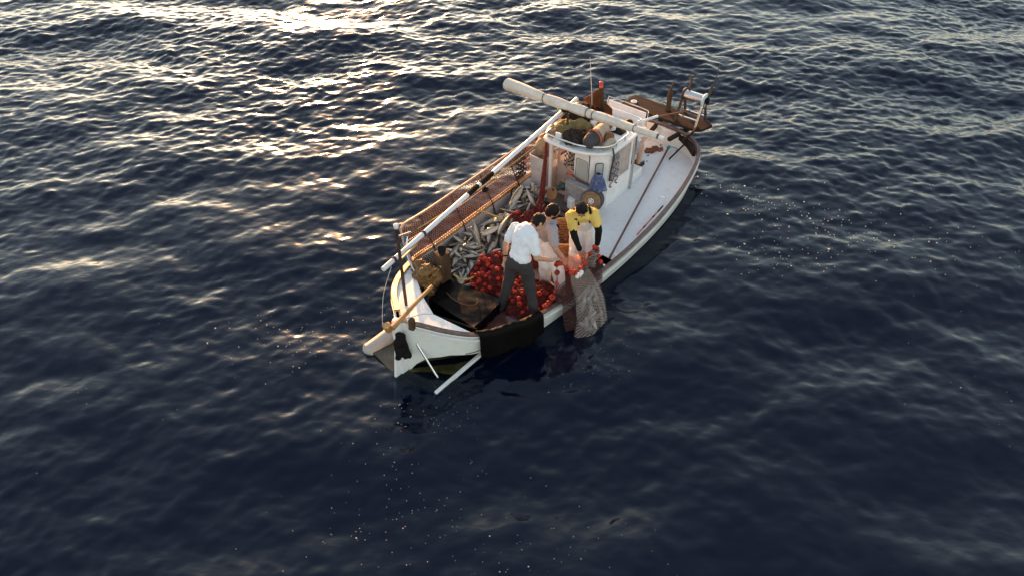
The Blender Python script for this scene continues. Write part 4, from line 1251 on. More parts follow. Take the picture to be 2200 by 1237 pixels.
for t0, t1, m in ((0, .22, ORANGE), (.3, .58, ORANGE), (.22, .3, BLACKM), (.58, .66, BLACKM), (.66, .78, ORANGE), (.78, 1.0, BLACKM)):
    mb = MB(); mb.tube([g0 + (g1 - g0) * t0, g0 + (g1 - g0) * t1], 0.012, 8); mb.build('grip', m, gh, smooth=True)
mb = MB(); mb.tube(cr([g1, g1 + V(.12, .02, .01), g1 + V(.19, .07, .02), g1 + V(.16, .14, .02), g1 + V(.10, .14, .02)], 16), 0.006, 6); mb.build('hook', STEEL, gh, smooth=True)
# rust coloured scraps on the deck below the sail end
for k in range(14):
    mb = MB()
    c = V(5.72 + random.gauss(0, .16), 0.10 + random.gauss(0, .07), DZ + .012)
    r = random.uniform(.006, .016)
    mb.ell(c, ((r * 1.6, 0, 0), (0, r, 0), (0, 0, r * .5)), 7, 4)
    tag(mb.build('fish_scrap', TANC if k % 3 else DRED, base=tuple(c), smooth=True), 'small rust brown scrap on the white deck below the spar end', 'scrap', 'scraps on the white deck')
lump('seaweed_clump', TANC, [((5.95, 0.03, DZ + .02), (.13, .05, .03)), ((5.86, .09, DZ + .02), (.08, .05, .025)), ((6.02, -.05, DZ + .02), (.06, .04, .02))], (5.95, .03, DZ), 'rust brown clump of weed on the white deck near the teal knot', 'seaweed', wr=0.03, ws=30, vox=.01)
for l in (2.79, 3.08):
    MB().ell((l, -hw(2.9) + .03, zs(3) + .04), ((.015, 0, 0), (0, .02, 0), (0, 0, .015)), 8, 5).build('cleat', WHITE, boat, smooth=True)

# ------------------------------------------------------------------ fish
def fish_mesh(bend, L=0.375):
    mb = MB()
    prof = [(-0.5, .006, .008), (-.47, .020, .026), (-.40, .036, .048), (-.28, .052, .070), (-.12, .060, .082), (.05, .054, .074), (.2, .038, .050), (.32, .020, .026), (.40, .010, .012), (.43, .008, .014)]
    P = []
    for x, a, b in prof:
        yb = bend * (x * x - .08)
        row = []
        for k in range(11):
            an = 2 * math.pi * (k % 10) / 10
            row.append((x * L, (yb + a * math.cos(an) * 1.2) * L, b * math.sin(an) * L * 1.5))
        P.append(row)
    mb.grid(P)
    def yb(x): return bend * (x * x - .08) * L
    for s in (1, -1):                    # tail lobes
        mb.add([(.41 * L, yb(.41) - .004, 0), (.41 * L, yb(.41) + .004, 0), (.50 * L, yb(.5), s * .15 * L), (.455 * L, yb(.46), s * .03 * L)], [(0, 1, 2), (0, 2, 3), (1, 3, 2), (0, 3, 1)])
    mb.add([(-.15 * L, yb(.15), .075 * L), (.08 * L, yb(.08), .07 * L), (-.08 * L, yb(.1), .17 * L), (-.1 * L, yb(.1) + .003, .08 * L)], [(0, 1, 2), (0, 2, 3), (1, 3, 2)])
    mb.add([(.08 * L, yb(.1), -.07 * L), (.20 * L, yb(.2), -.045 * L), (.17 * L, yb(.17), -.10 * L), (.14 * L, yb(.15) + .003, -.06 * L)], [(0, 1, 2), (0, 2, 3), (1, 3, 2)])
    for s in (1, -1):
        mb.add([(-.26 * L, s * .05 * L + yb(.26), -.01 * L), (-.24 * L, s * .055 * L + yb(.24), -.03 * L), (-.12 * L, s * .085 * L + yb(.12), -.045 * L)], [(0, 1, 2)])
        mb.ell((-.42 * L, s * .031 * L + yb(.42), .012 * L), ((.009 * L, 0, 0), (0, .006 * L, 0), (0, 0, .009 * L)), 6, 4)
    me = mb.mesh('fish', True)
    me.materials.append(FISH)
    return me


FM = [fish_mesh(b) for b in (0.0, 0.25, -0.25, 0.55, -0.5)]


def put_fish(l, w, z, yaw, roll, pitch, s, me, label, group='fish heaped in the well'):
    o = bpy.data.objects.new('fish', me)
    col.objects.link(o)
    o.matrix_world = BF @ Matrix.Translation((l, w, z)) @ Matrix.Rotation(yaw, 4, 'Z') @ Matrix.Rotation(pitch, 4, 'Y') @ Matrix.Rotation(roll, 4, 'X') @ Matrix.Scale(s, 4)
    tag(o, label, 'fish', group)
    return o


def in_fish(l, w):
    lo = float(np.interp(l, [1.3, 1.6, 2.1, 2.8, 3.4, 3.7], [0.38, 0.05, 0.18, 0.45, 0.48, 0.55]))
    return 1.28 < l < 3.72 and lo < w < hw(l) - 0.13


def fish_h(l, w):
    return 0.14 + 0.23 * math.exp(-((w - 0.72) / 0.32) ** 2) * min(1, max(0, (l - 1.2) / .5)) * (1 + .25 * nz((l * 2, w * 2, 0)))


placed = 0
for layer in range(3):
    cnt = (60, 95, 95)[layer]
    k = 0
    while k < cnt:
        l, w = random.uniform(1.28, 3.72), random.uniform(0.0, 1.0)
        if not in_fish(l, w): continue
        if 1.05 < l < 1.42 and w > .3: continue
        z = fish_h(l, w) * (0.45 + 0.3 * layer) + 0.03
        yaw = random.choice((0.35, 0.35, 3.4, 3.6, 1.2, -1.0)) + random.gauss(0, .45)
        put_fish(l, w, z, yaw, random.choice((1, -1)) * R(random.gauss(80, 22)), random.gauss(0, .16), random.uniform(.62, 1.04), random.choice(FM), 'silver grey fish lying in the heap beside the far bulwark')
        k += 1
# a mound underneath so that no floor shows through the heap
P = [[(l, w, (fish_h(l, w) * .8 if in_fish(l, w) else .08)) for w in np.linspace(0.0, 1.0, 24)] for l in np.linspace(1.25, 3.75, 40)]
o = MB().grid(P).build('fish_mass', mat('wet fish mass', (0.10, 0.095, 0.09), 0.3, var=0.6, scale=16, bump=0.8, bscale=18), base=(2.5, .6, .1), smooth=True)
tag(o, 'dark wet mass of fish below the heap', 'fish', kind='stuff')
SPECIAL = [
    (2.20, 0.72, 0.50, R(70), R(95), R(-62), 1.0, 0, 'pale fish standing on its head with tail up near the rail post'),
    (2.10, 0.66, 0.46, R(78), R(-80), R(-50), 1.0, 1, 'cream bellied fish leaning beside the upturned pale fish'),
    (3.25, 0.86, 0.46, R(190), R(70), R(10), 1.25, 3, 'large curved fish arched on top of the heap near the canister'),
    (2.62, 0.56, 0.46, R(15), R(80), R(-12), 1.15, 0, 'greenish fish at the end of the yellow rope'),
    (2.42, 0.62, 0.44, R(-8), R(-75), R(4), 1.1, 0, 'pale bellied fish lying in front of the greenish fish'),
    (1.95, 0.84, 0.44, R(120), R(60), R(-35), .8, 2, 'small pale fish leaning against the bulwark planks'),
    (3.38, 0.66, 0.46, R(90), R(85), R(-55), 1.05, 0, 'pale fish standing upright next to the hanging red net'),
    (1.50, 0.16, 0.30, R(-30), R(80), R(0), .9, 1, 'sunlit orange tinged fish at the corner of the black platform'),
]
for l, w, z, y, r, p, s, m, lab in SPECIAL:
    put_fish(l, w, z, y, r, p, s, FM[m], lab)

# yellow ropes on the fish
mb = MB(); mb.tube(cr([(2.55, 1.02, .52), (2.60, .90, .52), (2.66, .78, .48), (2.70, .64, .46)], 22), 0.014, 7)
tag(mb.build('yellow_rope', YROPE, base=(2.6, .8, .5), smooth=True), 'yellow rope running from the bulwark onto the fish', 'rope')
mb = MB(); mb.tube(cr([(1.36, .42, .42), (1.40, .30, .36), (1.52, .22, .36), (1.70, .22, .36), (1.85, .22, .42)], 24), 0.012, 7)
tag(mb.build('yellow_rope', YROPE, base=(1.5, .25, .36), smooth=True), 'yellow rope curling round the wooden post to the red net', 'rope')

# ------------------------------------------------------------------ red net heaps with floats
def float_mesh(m):
    prof = [(0.014, -.030), (0.030, -.034), (0.042, -.024), (0.047, 0), (0.042, .024), (0.030, .034), (0.014, .030), (0.012, 0)]
    mb = MB()
    n = 12
    P = [[(r * math.cos(2 * math.pi * k / n), r * math.sin(2 * math.pi * k / n), h) for r, h in prof + prof[:1]] for k in range(n + 1)]
    mb.grid(P)
    me = mb.mesh('float', True); me.materials.append(m)
    return me


def vary(m, lo, hi):
    """each float faded a little differently"""
    N = m.node_tree.nodes; Lk = m.node_tree.links; b = N['Principled BSDF']
    src = b.inputs['Base Color'].links[0].from_socket
    oi = N.new('ShaderNodeObjectInfo'); mr = N.new('ShaderNodeMapRange')
    mr.inputs['To Min'].default_value = lo; mr.inputs['To Max'].default_value = hi
    hv = N.new('ShaderNodeHueSaturation')
    Lk.new(oi.outputs['Random'], mr.inputs['Value']); Lk.new(mr.outputs[0], hv.inputs['Value'])
    Lk.new(src, hv.inputs['Color']); Lk.new(hv.outputs[0], b.inputs['Base Color'])


vary(REDF, 0.45, 1.2)
vary(FISH, 0.65, 1.1)
FLOAT = float_mesh(REDF)
FLOATW = float_mesh(WFLOAT)


def put_float(parent, p, ax=None, s=1.0, me=None):
    s *= 0.72 * random.uniform(.85, 1.15)
    o = bpy.data.objects.new('float', me or FLOAT)
    col.objects.link(o)
    o.parent = parent
    q = Vector(ax or (random.gauss(0, 1), random.gauss(0, 1), random.gauss(0, .6))).normalized().to_track_quat('Z', 'Y').to_matrix().to_4x4()
    o.matrix_local = Matrix.Translation(Vector(V(*p) - BASE[parent.name])) @ q @ Matrix.Scale(s, 4)
    return o


def net_heap(base, rl, rw, h, label, floats, seed, strands=160, rot=0.0):
    rg = random.Random(seed)
    root = thing('net_heap', base, label, 'net')
    ca, sa = math.cos(rot), math.sin(rot)

    def hf(u, v):
        r2 = u * u + v * v
        a = nz((u * 2.2 + seed, v * 2.2, 1.3)); b = nz((u * 6 + seed, v * 6, 5))
        return h * max(0, 1 - r2) ** 0.6 * (0.85 + .35 * a) + 0.06 * b * (1 - min(r2, 1))

    def P3(u, v, dz=0.0):
        k = 1 + 0.18 * nz((u * 3, v * 3, seed))
        x, y = u * rl * k, v * rw * k
        return V(base[0] + x * ca - y * sa, base[1] + x * sa + y * ca, base[2] + hf(u, v) + dz)
    P = []
    for i in range(26):
        r = (i / 25) * 1.0
        P.append([P3(r * math.cos(a), r * math.sin(a)) for a in np.linspace(0, 2 * math.pi, 43)])
    MB().grid(P).build('net_mass', RED, root, smooth=True)
    mb = MB()
    for _ in range(strands):
        u, v = rg.uniform(-.9, .9), rg.uniform(-.9, .9)
        if u * u + v * v > .9: continue
        d = rg.uniform(0, 6.28)
        pts = []
        for k in range(9):
            pts.append(P3(u, v, rg.uniform(-.004, .024)))
            d += rg.gauss(0, .6); u += .07 * math.cos(d); v += .07 * math.sin(d)
            if u * u + v * v > 1: break
        if len(pts) > 2: mb.tube(cr(pts, len(pts) * 2), rg.choice((0.005, .006, .009)), 4, caps=False)
    o = mb.build('net_strand', RED, root); o['kind'] = 'stuff'
    for _ in range(floats):
        for _t in range(20):
            u, v = rg.uniform(-1, .95), rg.uniform(-.95, .95)
            if u * u + v * v < .95: break
        put_float(root, P3(u, v, .022), (rg.gauss(0, 1), rg.gauss(0, 1), rg.gauss(0, .7)), rg.uniform(.85, 1.1))
    return root, P3


h1, P1 = net_heap((1.80, 0.10, .10), .42, .34, .44, 'heap of dark red net with round red floats left of the man in white', 30, 3, 300)
for u, v in ((-.75, .35), (-.85, .15), (-.7, .0), (-.88, -.1), (-.55, .25), (-.5, .5), (-.62, -.25), (-.8, -.35), (-.4, .1), (-.42, -.35), (-.6, -.5), (-.25, .3), (-.25, -.15), (-.15, .55), (-.3, -.6), (0, .35), (-.72, .55), (-.9, .3), (-.45, -.12), (0.1, .6), (-.1, .1)):
    put_float(h1, P1(u, v, .03), (random.gauss(0, 1), random.gauss(0, 1), random.gauss(0, .7)), random.uniform(.9, 1.1))
h2, P2 = net_heap((1.78, -0.58, .22), .40, .36, .22, 'flat heap of red net and floats on deck behind the man in white', 20, 9, 260)
for u, v in ((-.6, .4), (-.7, .2), (-.5, .6), (-.3, .75), (-.75, -.1), (-.6, -.45), (-.45, -.7), (-.2, -.8), (.1, -.85), (-.35, .5), (-.55, .05)):
    put_float(h2, P2(u, v, .03), None, random.uniform(.9, 1.1))
h3, P3_ = net_heap((3.02, 0.36, .12), .48, .36, .42, 'far heap of dark red net and floats in front of the winch', 16, 21, 300)
for u, v in ((-.5, .6), (-.3, .75), (-.1, .6), (0.1, .8), (.3, .7), (-.7, .5), (-.2, .9), (-.85, .35)):
    put_float(h3, P3_(u, v, .03), None, random.uniform(.85, 1.05))
h4, P4_ = net_heap((2.62, -0.10, .12), .36, .34, .32, 'low dark heap of red net between the grey and yellow shirted men', 4, 33, 180)


# red net rope hanging from the roof corner
def net_rope():
    root = thing('hanging_net_rope', (3.55, .55, .4), 'twisted red net hanging from the roof corner down to the far red heap', 'net')
    pts = cr([(3.70, 0.64, 1.27), (3.64, 0.61, 1.0), (3.56, 0.57, .75), (3.46, .52, .50), (3.36, .48, .42)], 30)
    mb = MB()
    for k in range(7):
        a0 = k * .9
        q = [p + V(math.cos(a0 + i * .22) * (.008 + .028 * i / 30), math.sin(a0 + i * .22) * (.008 + .028 * i / 30), 0) for i, p in enumerate(pts)]
        mb.tube(q, list(np.linspace(.012, .022, 30)), 6)
    mb.build('net_twist', RED, root, smooth=True)


net_rope()


# ------------------------------------------------------------------ wicker basket
def basket():
    root = thing('wicker_basket', (2.80, -0.40, .25), 'round orange wicker basket between the grey and yellow shirted men', 'basket')
    c = V(2.78, -0.40, 0); n = 36
    for j, z in enumerate(np.linspace(.28, .66, 11)):
        r = 0.20 + 0.09 * (z - .28) / .38
        pts = [c + V(r * math.cos(a) + .006 * math.cos(a * 18 + j * 3.14), r * math.sin(a) + .006 * math.sin(a * 18 + j * 3.14), z) for a in np.linspace(0, 6.283, n * 2 + 1)[:-1]]
        MB().tube(pts, 0.019, 6, closed=True).build('weave_band', WICKER, root, smooth=True)
    pts = [c + V(.30 * math.cos(a), .30 * math.sin(a), .69) for a in np.linspace(0, 6.283, n + 1)[:-1]]
    MB().tube(pts, 0.016, 6, closed=True).build('rim', OCHRE, root, smooth=True)
    for k in range(18):
        a = k * 6.283 / 18
        MB().tube([c + V(.195 * math.cos(a), .195 * math.sin(a), .26), c + V(.295 * math.cos(a), .295 * math.sin(a), .69)], .009, 5).build('stake', WICKER, root, smooth=True)
    MB().lathe((c[0], c[1], .25), [(0.20, 0), (0.20, .02)], 24).build('basket_floor', WICKER, root)


basket()


# ------------------------------------------------------------------ people
def unit(v):
    v = V(*v); return v / (np.linalg.norm(v) + 1e-9)


S_ = 0.91


def frame_of(j):
    up = unit(j['neck'] - j['pelvis'])
    rt = j['shR'] - j['shL']; rt = unit(rt - up * (rt @ up))
    return rt, unit(np.cross(up, rt)), up


def torso(mb, j, inf=0.0, lo=True, hi=True):
    rt, fw, up = frame_of(j)
    rp = j['hipR'] - j['hipL']; rp = unit(rp)
    L = np.linalg.norm(j['neck'] - j['pelvis'])
    s = S_
    if lo:
        mb.ell(j['pelvis'] + up * .02, (rp * (.155 * s + inf), np.cross(up, rp) * (.105 * s + inf), up * (.12 * s + inf)))
    mid = j['pelvis'] + (j['neck'] - j['pelvis']) * .40 - fw * .01
    mb.ell(mid, (rt * (.140 * s + inf), fw * (.098 * s + inf), up * (.17 * s + inf)))
    if hi:
        ch = j['pelvis'] + (j['neck'] - j['pelvis']) * .70 - fw * .005
        mb.ell(ch, (rt * (.165 * s + inf), fw * (.118 * s + inf), up * (.19 * s + inf)))
        mb.cap(j['shL'] - up * .015, .062 * s + inf, j['shR'] - up * .015, .062 * s + inf)


def leg(mb, j, k, inf=0.0, upto=1.0):
    h, n, a = j['hip' + k], j['knee' + k], j['ank' + k]
    s = S_
    mb.cap(h, .085 * s + inf, n, .058 * s + inf)
    e = n + (a - n) * upto
    mb.cap(n, .056 * s + inf, e, (.056 - .016 * upto) * s + inf)


def arm(mb, j, k, inf=0.0, upto=2.0):
    a, b, c = j['sh' + k], j['el' + k], j['wr' + k]
    s = S_
    e = a + (b - a) * min(upto, 1)
    mb.cap(a, .058 * s + inf, e, (.058 - .016 * min(upto, 1)) * s + inf)
    if upto > 1:
        e = b + (c - b) * (upto - 1)
        mb.cap(b, .042 * s + inf, e, (.042 - .014 * (upto - 1)) * s + inf)


def hand(mb, j, k, d=None, nrm=None, curl=0.9, inf=0.0):
    w = j['wr' + k]
    fo = unit(d if d is not None else (w - j['el' + k]))
    nn = V(*(nrm if nrm is not None else (0, 0, 1)))
    nn = unit(nn - fo * (nn @ fo)); sd_ = np.cross(fo, nn)
    s = S_
    sg = 1 if k == 'R' else -1
    mb.ell(w + fo * .05 * s, (fo * .055 * s, sd_ * (.042 * s + inf), nn * (.017 * s + inf)), 10, 7)
    for i, (off, ln) in enumerate(((-.030, .070), (-.010, .080), (.011, .075), (.030, .058))):
        p = w + fo * .088 * s + sd_ * off * s * sg
        q1 = p + (fo * math.cos(curl * .5) - nn * math.sin(curl * .5)) * ln * .5 * s
        q2 = q1 + (fo * math.cos(curl * 1.5) - nn * math.sin(curl * 1.5)) * ln * .5 * s
        mb.cap(p, .0098 * s + inf * .5, q1, .0092 * s + inf * .5, 8); mb.cap(q1, .0092 * s + inf * .5, q2, .0078 * s + inf * .5, 8)
    t0 = w + fo * .03 * s - sd_ * .036 * s * sg
    t1 = t0 + unit(fo * .7 - sd_ * sg * .6 - nn * .35) * .042 * s
    t2 = t1 + unit(fo * .9 - nn * .5 + sd_ * sg * .1) * .032 * s
    mb.cap(t0, .013 * s, t1, .011 * s, 8); mb.cap(t1, .011 * s, t2, .009 * s, 8)


def head(mb, j, face):
    """face: direction the face looks"""
    c = j['head']; s = S_ * 1.02
    f = unit(face)
    up = c - j['neck']; up = unit(up - f * (up @ f))
    rt = np.cross(f, up)
    mb.ell(c + up * .015 * s, (rt * .075 * s, f * .094 * s, up * .098 * s))
    mb.ell(c - up * .045 * s + f * .018 * s, (rt * .058 * s, f * .072 * s, up * .070 * s))
    mb.ell(c - up * .092 * s + f * .052 * s, (rt * .026 * s, f * .026 * s, up * .022 * s))          # chin
    mb.cap(c + up * .010 * s + f * .088 * s, .010 * s, c - up * .028 * s + f * .104 * s, .0145 * s)  # nose
    mb.cap(c + up * .026 * s + f * .078 * s - rt * .034 * s, .012 * s, c + up * .026 * s + f * .078 * s + rt * .034 * s, .012 * s)  # brow
    mb.cap(c - up * .058 * s + f * .080 * s - rt * .016 * s, .010 * s, c - up * .058 * s + f * .080 * s + rt * .016 * s, .010 * s)  # lips
    for q in (-1, 1):
        mb.ell(c + rt * .076 * s * q - f * .008 * s - up * .008 * s, (rt * .010 * s, f * .020 * s, up * .032 * s), 8, 6)
    mb.cap(j['neck'] - up * .02, .058 * s, c - up * .05 * s - f * .02 * s, .054 * s)
    return f, up, rt


def person(name, base, label, j, face, hands, foot_dir, shoes=None, gloves=()):
    j = {k: V(*v) for k, v in j.items()}
    root = thing(name, base, label, 'person')
    mb = MB()
    torso(mb, j)
    for k in 'LR':
        leg(mb, j, k); arm(mb, j, k)
        if k not in gloves: hand(mb, j, k, **hands.get(k, {}))
        fd = unit(foot_dir[k] if isinstance(foot_dir, dict) else foot_dir)
        a = j['ank' + k]
        mb.cap(a - V(0, 0, .03) - fd * .03, .034 * S_, a - V(0, 0, .038) + fd * .12, .027 * S_)
    f, up, rt = head(mb, j, face)
    body = link('body', voxel(mb, 0.0075, 3), SKIN, root)
    c = j['head']; s = S_ * 1.02
    mb = MB()
    mb.ell(c + up * .032 * s - f * .012 * s, (rt * .084 * s, f * .096 * s, up * .094 * s))
    mb.ell(c - f * .050 * s - up * .015 * s, (rt * .072 * s, f * .055 * s, up * .075 * s))
    for q in (-1, 1):
        mb.cap(c + rt * .072 * s * q + f * .022 * s + up * .03 * s, .014 * s, c + rt * .071 * s * q + f * .02 * s - up * .02 * s, .009 * s)
    me = voxel(mb, 0.009, 2, 0.008, 40)
    link('hair', me, HAIR, root)
    # brows and eyes
    mb = MB()
    for q in (-1, 1):
        e = c + rt * .030 * s * q + f * .0885 * s + up * .030 * s
        mb.cap(e - rt * .014 * s, .0045 * s, e + rt * .014 * s, .0045 * s, 6)
        mb.ell(c + rt * .029 * s * q + f * .084 * s + up * .008 * s, (rt * .011 * s, f * .006 * s, up * .006 * s), 8, 5)
    mb.build('eyes', HAIR, root, smooth=True)
    for k in gloves:
        mb = MB(); hand(mb, j, k, inf=.006, **hands.get(k, {})); mb.cap(j['wr' + k] - unit(j['wr' + k] - j['el' + k]) * .05, .034, j['wr' + k] + unit(j['wr' + k] - j['el' + k]) * .02, .032)
        link('glove', voxel(mb, .008, 2), GLOVE, root)
    if shoes:
        for k in 'LR':
            fd = unit(foot_dir[k] if isinstance(foot_dir, dict) else foot_dir); a = j['ank' + k]
            mb = MB(); mb.cap(a - V(0, 0, .028) - fd * .035, .046, a - V(0, 0, .036) + fd * .125, .038); mb.cap(a, .05, a - V(0, 0, .03), .045)
            link('shoe', voxel(mb, .01, 2), shoes, root)
    return root, j, (f, up, rt)


def garment(name, mb, m, root, wr=.010, ws=14, vox=.011, sm=3):
    return link(name, voxel(mb, vox, sm, wr, ws), m, root)


# man in white T-shirt
j1 = dict(ankL=(1.385, -0.413, 0.32), kneeL=(1.430, -0.485, 0.71), hipL=(1.455, -0.535, 1.075), ankR=(1.535, -0.825, 0.33), kneeR=(1.560, -0.745, 0.71),
          hipR=(1.50, -0.69, 1.09), pelvis=(1.485, -0.61, 1.10), neck=(1.665, -0.60, 1.525), head=(1.815, -0.655, 1.530), shL=(1.655, -0.425, 1.43), shR=(1.61, -0.725, 1.47),
          elR=(1.55, -0.835, 1.235), wrR=(1.765, -0.915, 1.10), elL=(1.545, -0.365, 1.24), wrL=(1.50, -0.385, 1.06))
p1, J1, _ = person('person', (1.46, -.62, .28), 'man in white T-shirt and dark trousers hauling the net, seen from behind', j1, (0.75, -0.55, -0.62),
                   {'R': dict(d=(.7, -.25, -.1), nrm=(0.1, 0.2, 1), curl=1.0), 'L': dict(nrm=(1, 0, .2), curl=.5)}, (0.8, 0.1, 0), SHOE)
mb = MB(); torso(mb, J1, .018, lo=False)
rt, fw, up = frame_of(J1)
mb.ell(J1['pelvis'] + up * .075, (rt * .158, fw * .118, up * .10))
for k in 'LR': arm(mb, J1, k, .020, .72)
mb.cap(J1['neck'] - up * .03 - rt * .03, .055, J1['neck'] - up * .03 + rt * .03, .055)
garment('t_shirt', mb, TEEW, p1, .013, 21)
mb = MB()
mb.ell(J1['pelvis'] - up * .01, (unit(J1['hipR'] - J1['hipL']) * .152, np.cross(up, unit(J1['hipR'] - J1['hipL'])) * .118, up * .115))
for k in 'LR': leg(mb, J1, k, .018, .97)
garment('trousers', mb, JEAN, p1, .018, 15)
mb = MB(); d_ = unit(J1['wrL'] - J1['elL']); c = J1['wrL'] - d_ * .02
u_ = unit(np.cross(d_, V(1, 0, 0))); w_ = np.cross(d_, u_)
mb.tube([c + (u_ * math.cos(x) + w_ * math.sin(x)) * .031 for x in np.linspace(0, 6.28, 15)[:-1]], .007, 6, closed=True); mb.build('wristband', BLACKM, p1, smooth=True)

# man in grey T-shirt and white oilskins
j2 = dict(ankL=(2.18, -0.53, 0.29), kneeL=(2.06, -0.60, 0.66), hipL=(2.24, -0.40, 0.90), ankR=(2.13, -0.81, 0.29), kneeR=(2.08, -0.80, 0.66), hipR=(2.17, -0.54, 0.93),
          pelvis=(2.21, -0.46, 0.94), neck=(2.135, -0.585, 1.36), head=(2.125, -0.64, 1.515), shL=(2.20, -0.43, 1.24), shR=(2.04, -0.70, 1.31), elR=(1.95, -0.82, 1.13), wrR=(2.03, -0.885, 0.93),
          elL=(2.15, -0.58, 1.06), wrL=(2.10, -0.78, 0.95))
p2, J2, _ = person('person', (2.15, -.65, .25), 'bearded man in grey T-shirt and white oilskins bending over the net', j2, (0.72, -0.62, -0.25),
                   {'R': dict(d=(.3, -.4, -.9), nrm=(-.5, -.5, .3), curl=1.1), 'L': dict(nrm=(0, 0, 1), curl=1.0)}, (-0.1, -0.9, 0), WFLOAT)
rt, fw, up = frame_of(J2)
mb = MB(); torso(mb, J2, .016, lo=False)
for k in 'LR': arm(mb, J2, k, .020, .75)
garment('t_shirt', mb, TEEG, p2, .012, 21)
mb = MB()
mb.ell(J2['pelvis'] + up * .01, (unit(J2['hipR'] - J2['hipL']) * .165, fw * .135, up * .135))
for k in 'LR': leg(mb, J2, k, .034, 1.0)
q = J2['pelvis'] + (J2['neck'] - J2['pelvis']) * .48
mb.ell(q + fw * .045, (rt * .125, fw * .085, up * .17))
garment('oilskin_bib', mb, OILW, p2, .022, 10)
mb = MB()
for sx in (-1, 1):
    mb.tube(cr([q + fw * .125 + rt * .07 * sx + up * .10, J2['neck'] + rt * .085 * sx + fw * .06 - up * .02, J2['neck'] + rt * .085 * sx - fw * .06 - up * .0, q - fw * .115 + rt * .03 * sx + up * .08], 16), .012, 6)
mb.build('strap', BLACKM, p2, smooth=True)
f, up_, rt_ = _
c = J2['head']
mb = MB(); mb.ell(c - up_ * .075 + f * .035, (rt_ * .058, f * .062, up_ * .045)); mb.cap(c - up_ * .035 + rt_ * .062, .014, c - up_ * .08 + f * .05, .02); mb.cap(c - up_ * .035 - rt_ * .062, .014, c - up_ * .08 + f * .05, .02)
link('beard', voxel(mb, .009, 2, .006, 40), HAIR, p2)

# man in yellow T-shirt
j3 = dict(ankL=(2.80, -0.84, 0.33), kneeL=(2.68, -0.91, 0.64), hipL=(2.87, -0.735, 0.885), ankR=(2.66, -0.66, 0.31), kneeR=(2.545, -0.735, 0.64), hipR=(2.78, -0.61, 0.875), pelvis=(2.835, -0.665, 0.89),
          neck=(2.635, -0.745, 1.275), head=(2.535, -0.80, 1.385), shL=(2.735, -0.865, 1.235), shR=(2.51, -0.66, 1.235), elL=(2.67, -1.00, 1.06), wrL=(2.66, -1.0, 0.83), elR=(2.40, -0.80, 1.04), wrR=(2.44, -0.875, 0.82))
p3, J3, _ = person('person', (2.72, -.76, .25), 'man in yellow T-shirt with black sleeves and white bib pulling the net', j3, (-0.50, -0.40, -0.80),
                   {'R': dict(d=(-.1, -.5, -.8), nrm=(-.8, -.3, .3), curl=1.1), 'L': dict(d=(-.3, -.2, -.9), nrm=(-.8, -.4, .2), curl=1.1)}, (-0.6, -0.5, 0), BLACKM, gloves=('L',))
rt, fw, up = frame_of(J3)
mb = MB(); torso(mb, J3, .018, lo=False)
for k in 'LR': arm(mb, J3, k, .022, .62)
garment('t_shirt', mb, TEEY, p3, .012, 21)
mb = MB()
for k in 'LR': arm(mb, J3, k, .009, 1.93)
garment('sleeves', mb, BLACKM, p3, .006, 20, .009)
mb = MB()
mb.ell(J3['pelvis'] + up * .01, (unit(J3['hipR'] - J3['hipL']) * .165, fw * .135, up * .135))
for k in 'LR': leg(mb, J3, k, .036, 1.0)
q = J3['pelvis'] + (J3['neck'] - J3['pelvis']) * .45
mb.ell(q + fw * .05, (rt * .125, fw * .088, up * .19))
garment('oilskin_bib', mb, OILW, p3, .022, 10)
for sx in (-1, 1):
    mb = MB()
    pts = cr([q + fw * .135 + rt * .075 * sx + up * .13, J3['neck'] + rt * .10 * sx + fw * .085 - up * .03, J3['neck'] + rt * .10 * sx - up * .0 + fw * .02 + up * .035, J3['neck'] + rt * .085 * sx - fw * .09 - up * .03, q - fw * .12 + up * .05], 22)
    P = []
    for i, p in enumerate(pts):
        t = unit(pts[min(i + 1, 21)] - pts[max(i - 1, 0)]); sdv = unit(rt - t * (rt @ t)); nv = np.cross(t, sdv)
        P.append([p + sdv * .016 + nv * .004, p - sdv * .016 + nv * .004, p - sdv * .016 - nv * .004, p + sdv * .016 - nv * .004, p + sdv * .016 + nv * .004])
    MB().grid(P).build('strap', BLACKM, p3, smooth=True, sharp=30)


# black patch with worn white lettering on his right shoulder strap
pc = J3['shR'] + fw * .075 + up * .005 + rt * .005
pt_ = unit(rt * .95 - up * .35); pn = unit(fw + up * .25 + rt * .1); pu = np.cross(pn, pt_)
mb = MB(); mb.add([pc + pt_ * a * .075 + pu * b * .017 + pn * c for c in (0, .008) for a, b in ((-1, -1), (1, -1), (1, 1), (-1, 1))], [(3, 2, 1, 0), (4, 5, 6, 7), (0, 1, 5, 4), (1, 2, 6, 5), (2, 3, 7, 6), (3, 0, 4, 7)])
pat = mb.build('strap_patch', BLACKM, p3)
for i in range(5):
    q0 = pc + pt_ * (-.040 + .017 * i + (.008 if i > 1 else 0)) + pn * .009
    MB().add([q0 + pt_ * a * .006 + pu * b * .010 for a, b in ((-1, -1), (1, -1), (1, 1), (-1, 1))], [(0, 1, 2, 3)]).build('letter_block', WFLOAT, pat)

# seated man behind the cabin
j4 = dict(ankL=(5.245, 0.02, 0.40), kneeL=(5.275, 0.03, 0.735), hipL=(5.0, 0.13, 0.60), ankR=(5.30, 0.16, 0.36), kneeR=(5.28, 0.22, 0.73), hipR=(5.0, 0.28, 0.60), pelvis=(4.97, 0.20, 0.62),
          neck=(5.06, 0.18, 0.98), head=(5.16, 0.17, 1.06), shL=(5.05, 0.03, 0.92), shR=(5.05, 0.34, 0.92), elL=(5.12, -0.02, 0.80), wrL=(5.34, 0.03, 0.815), elR=(5.13, .40, .80), wrR=(5.3, .27, .80))
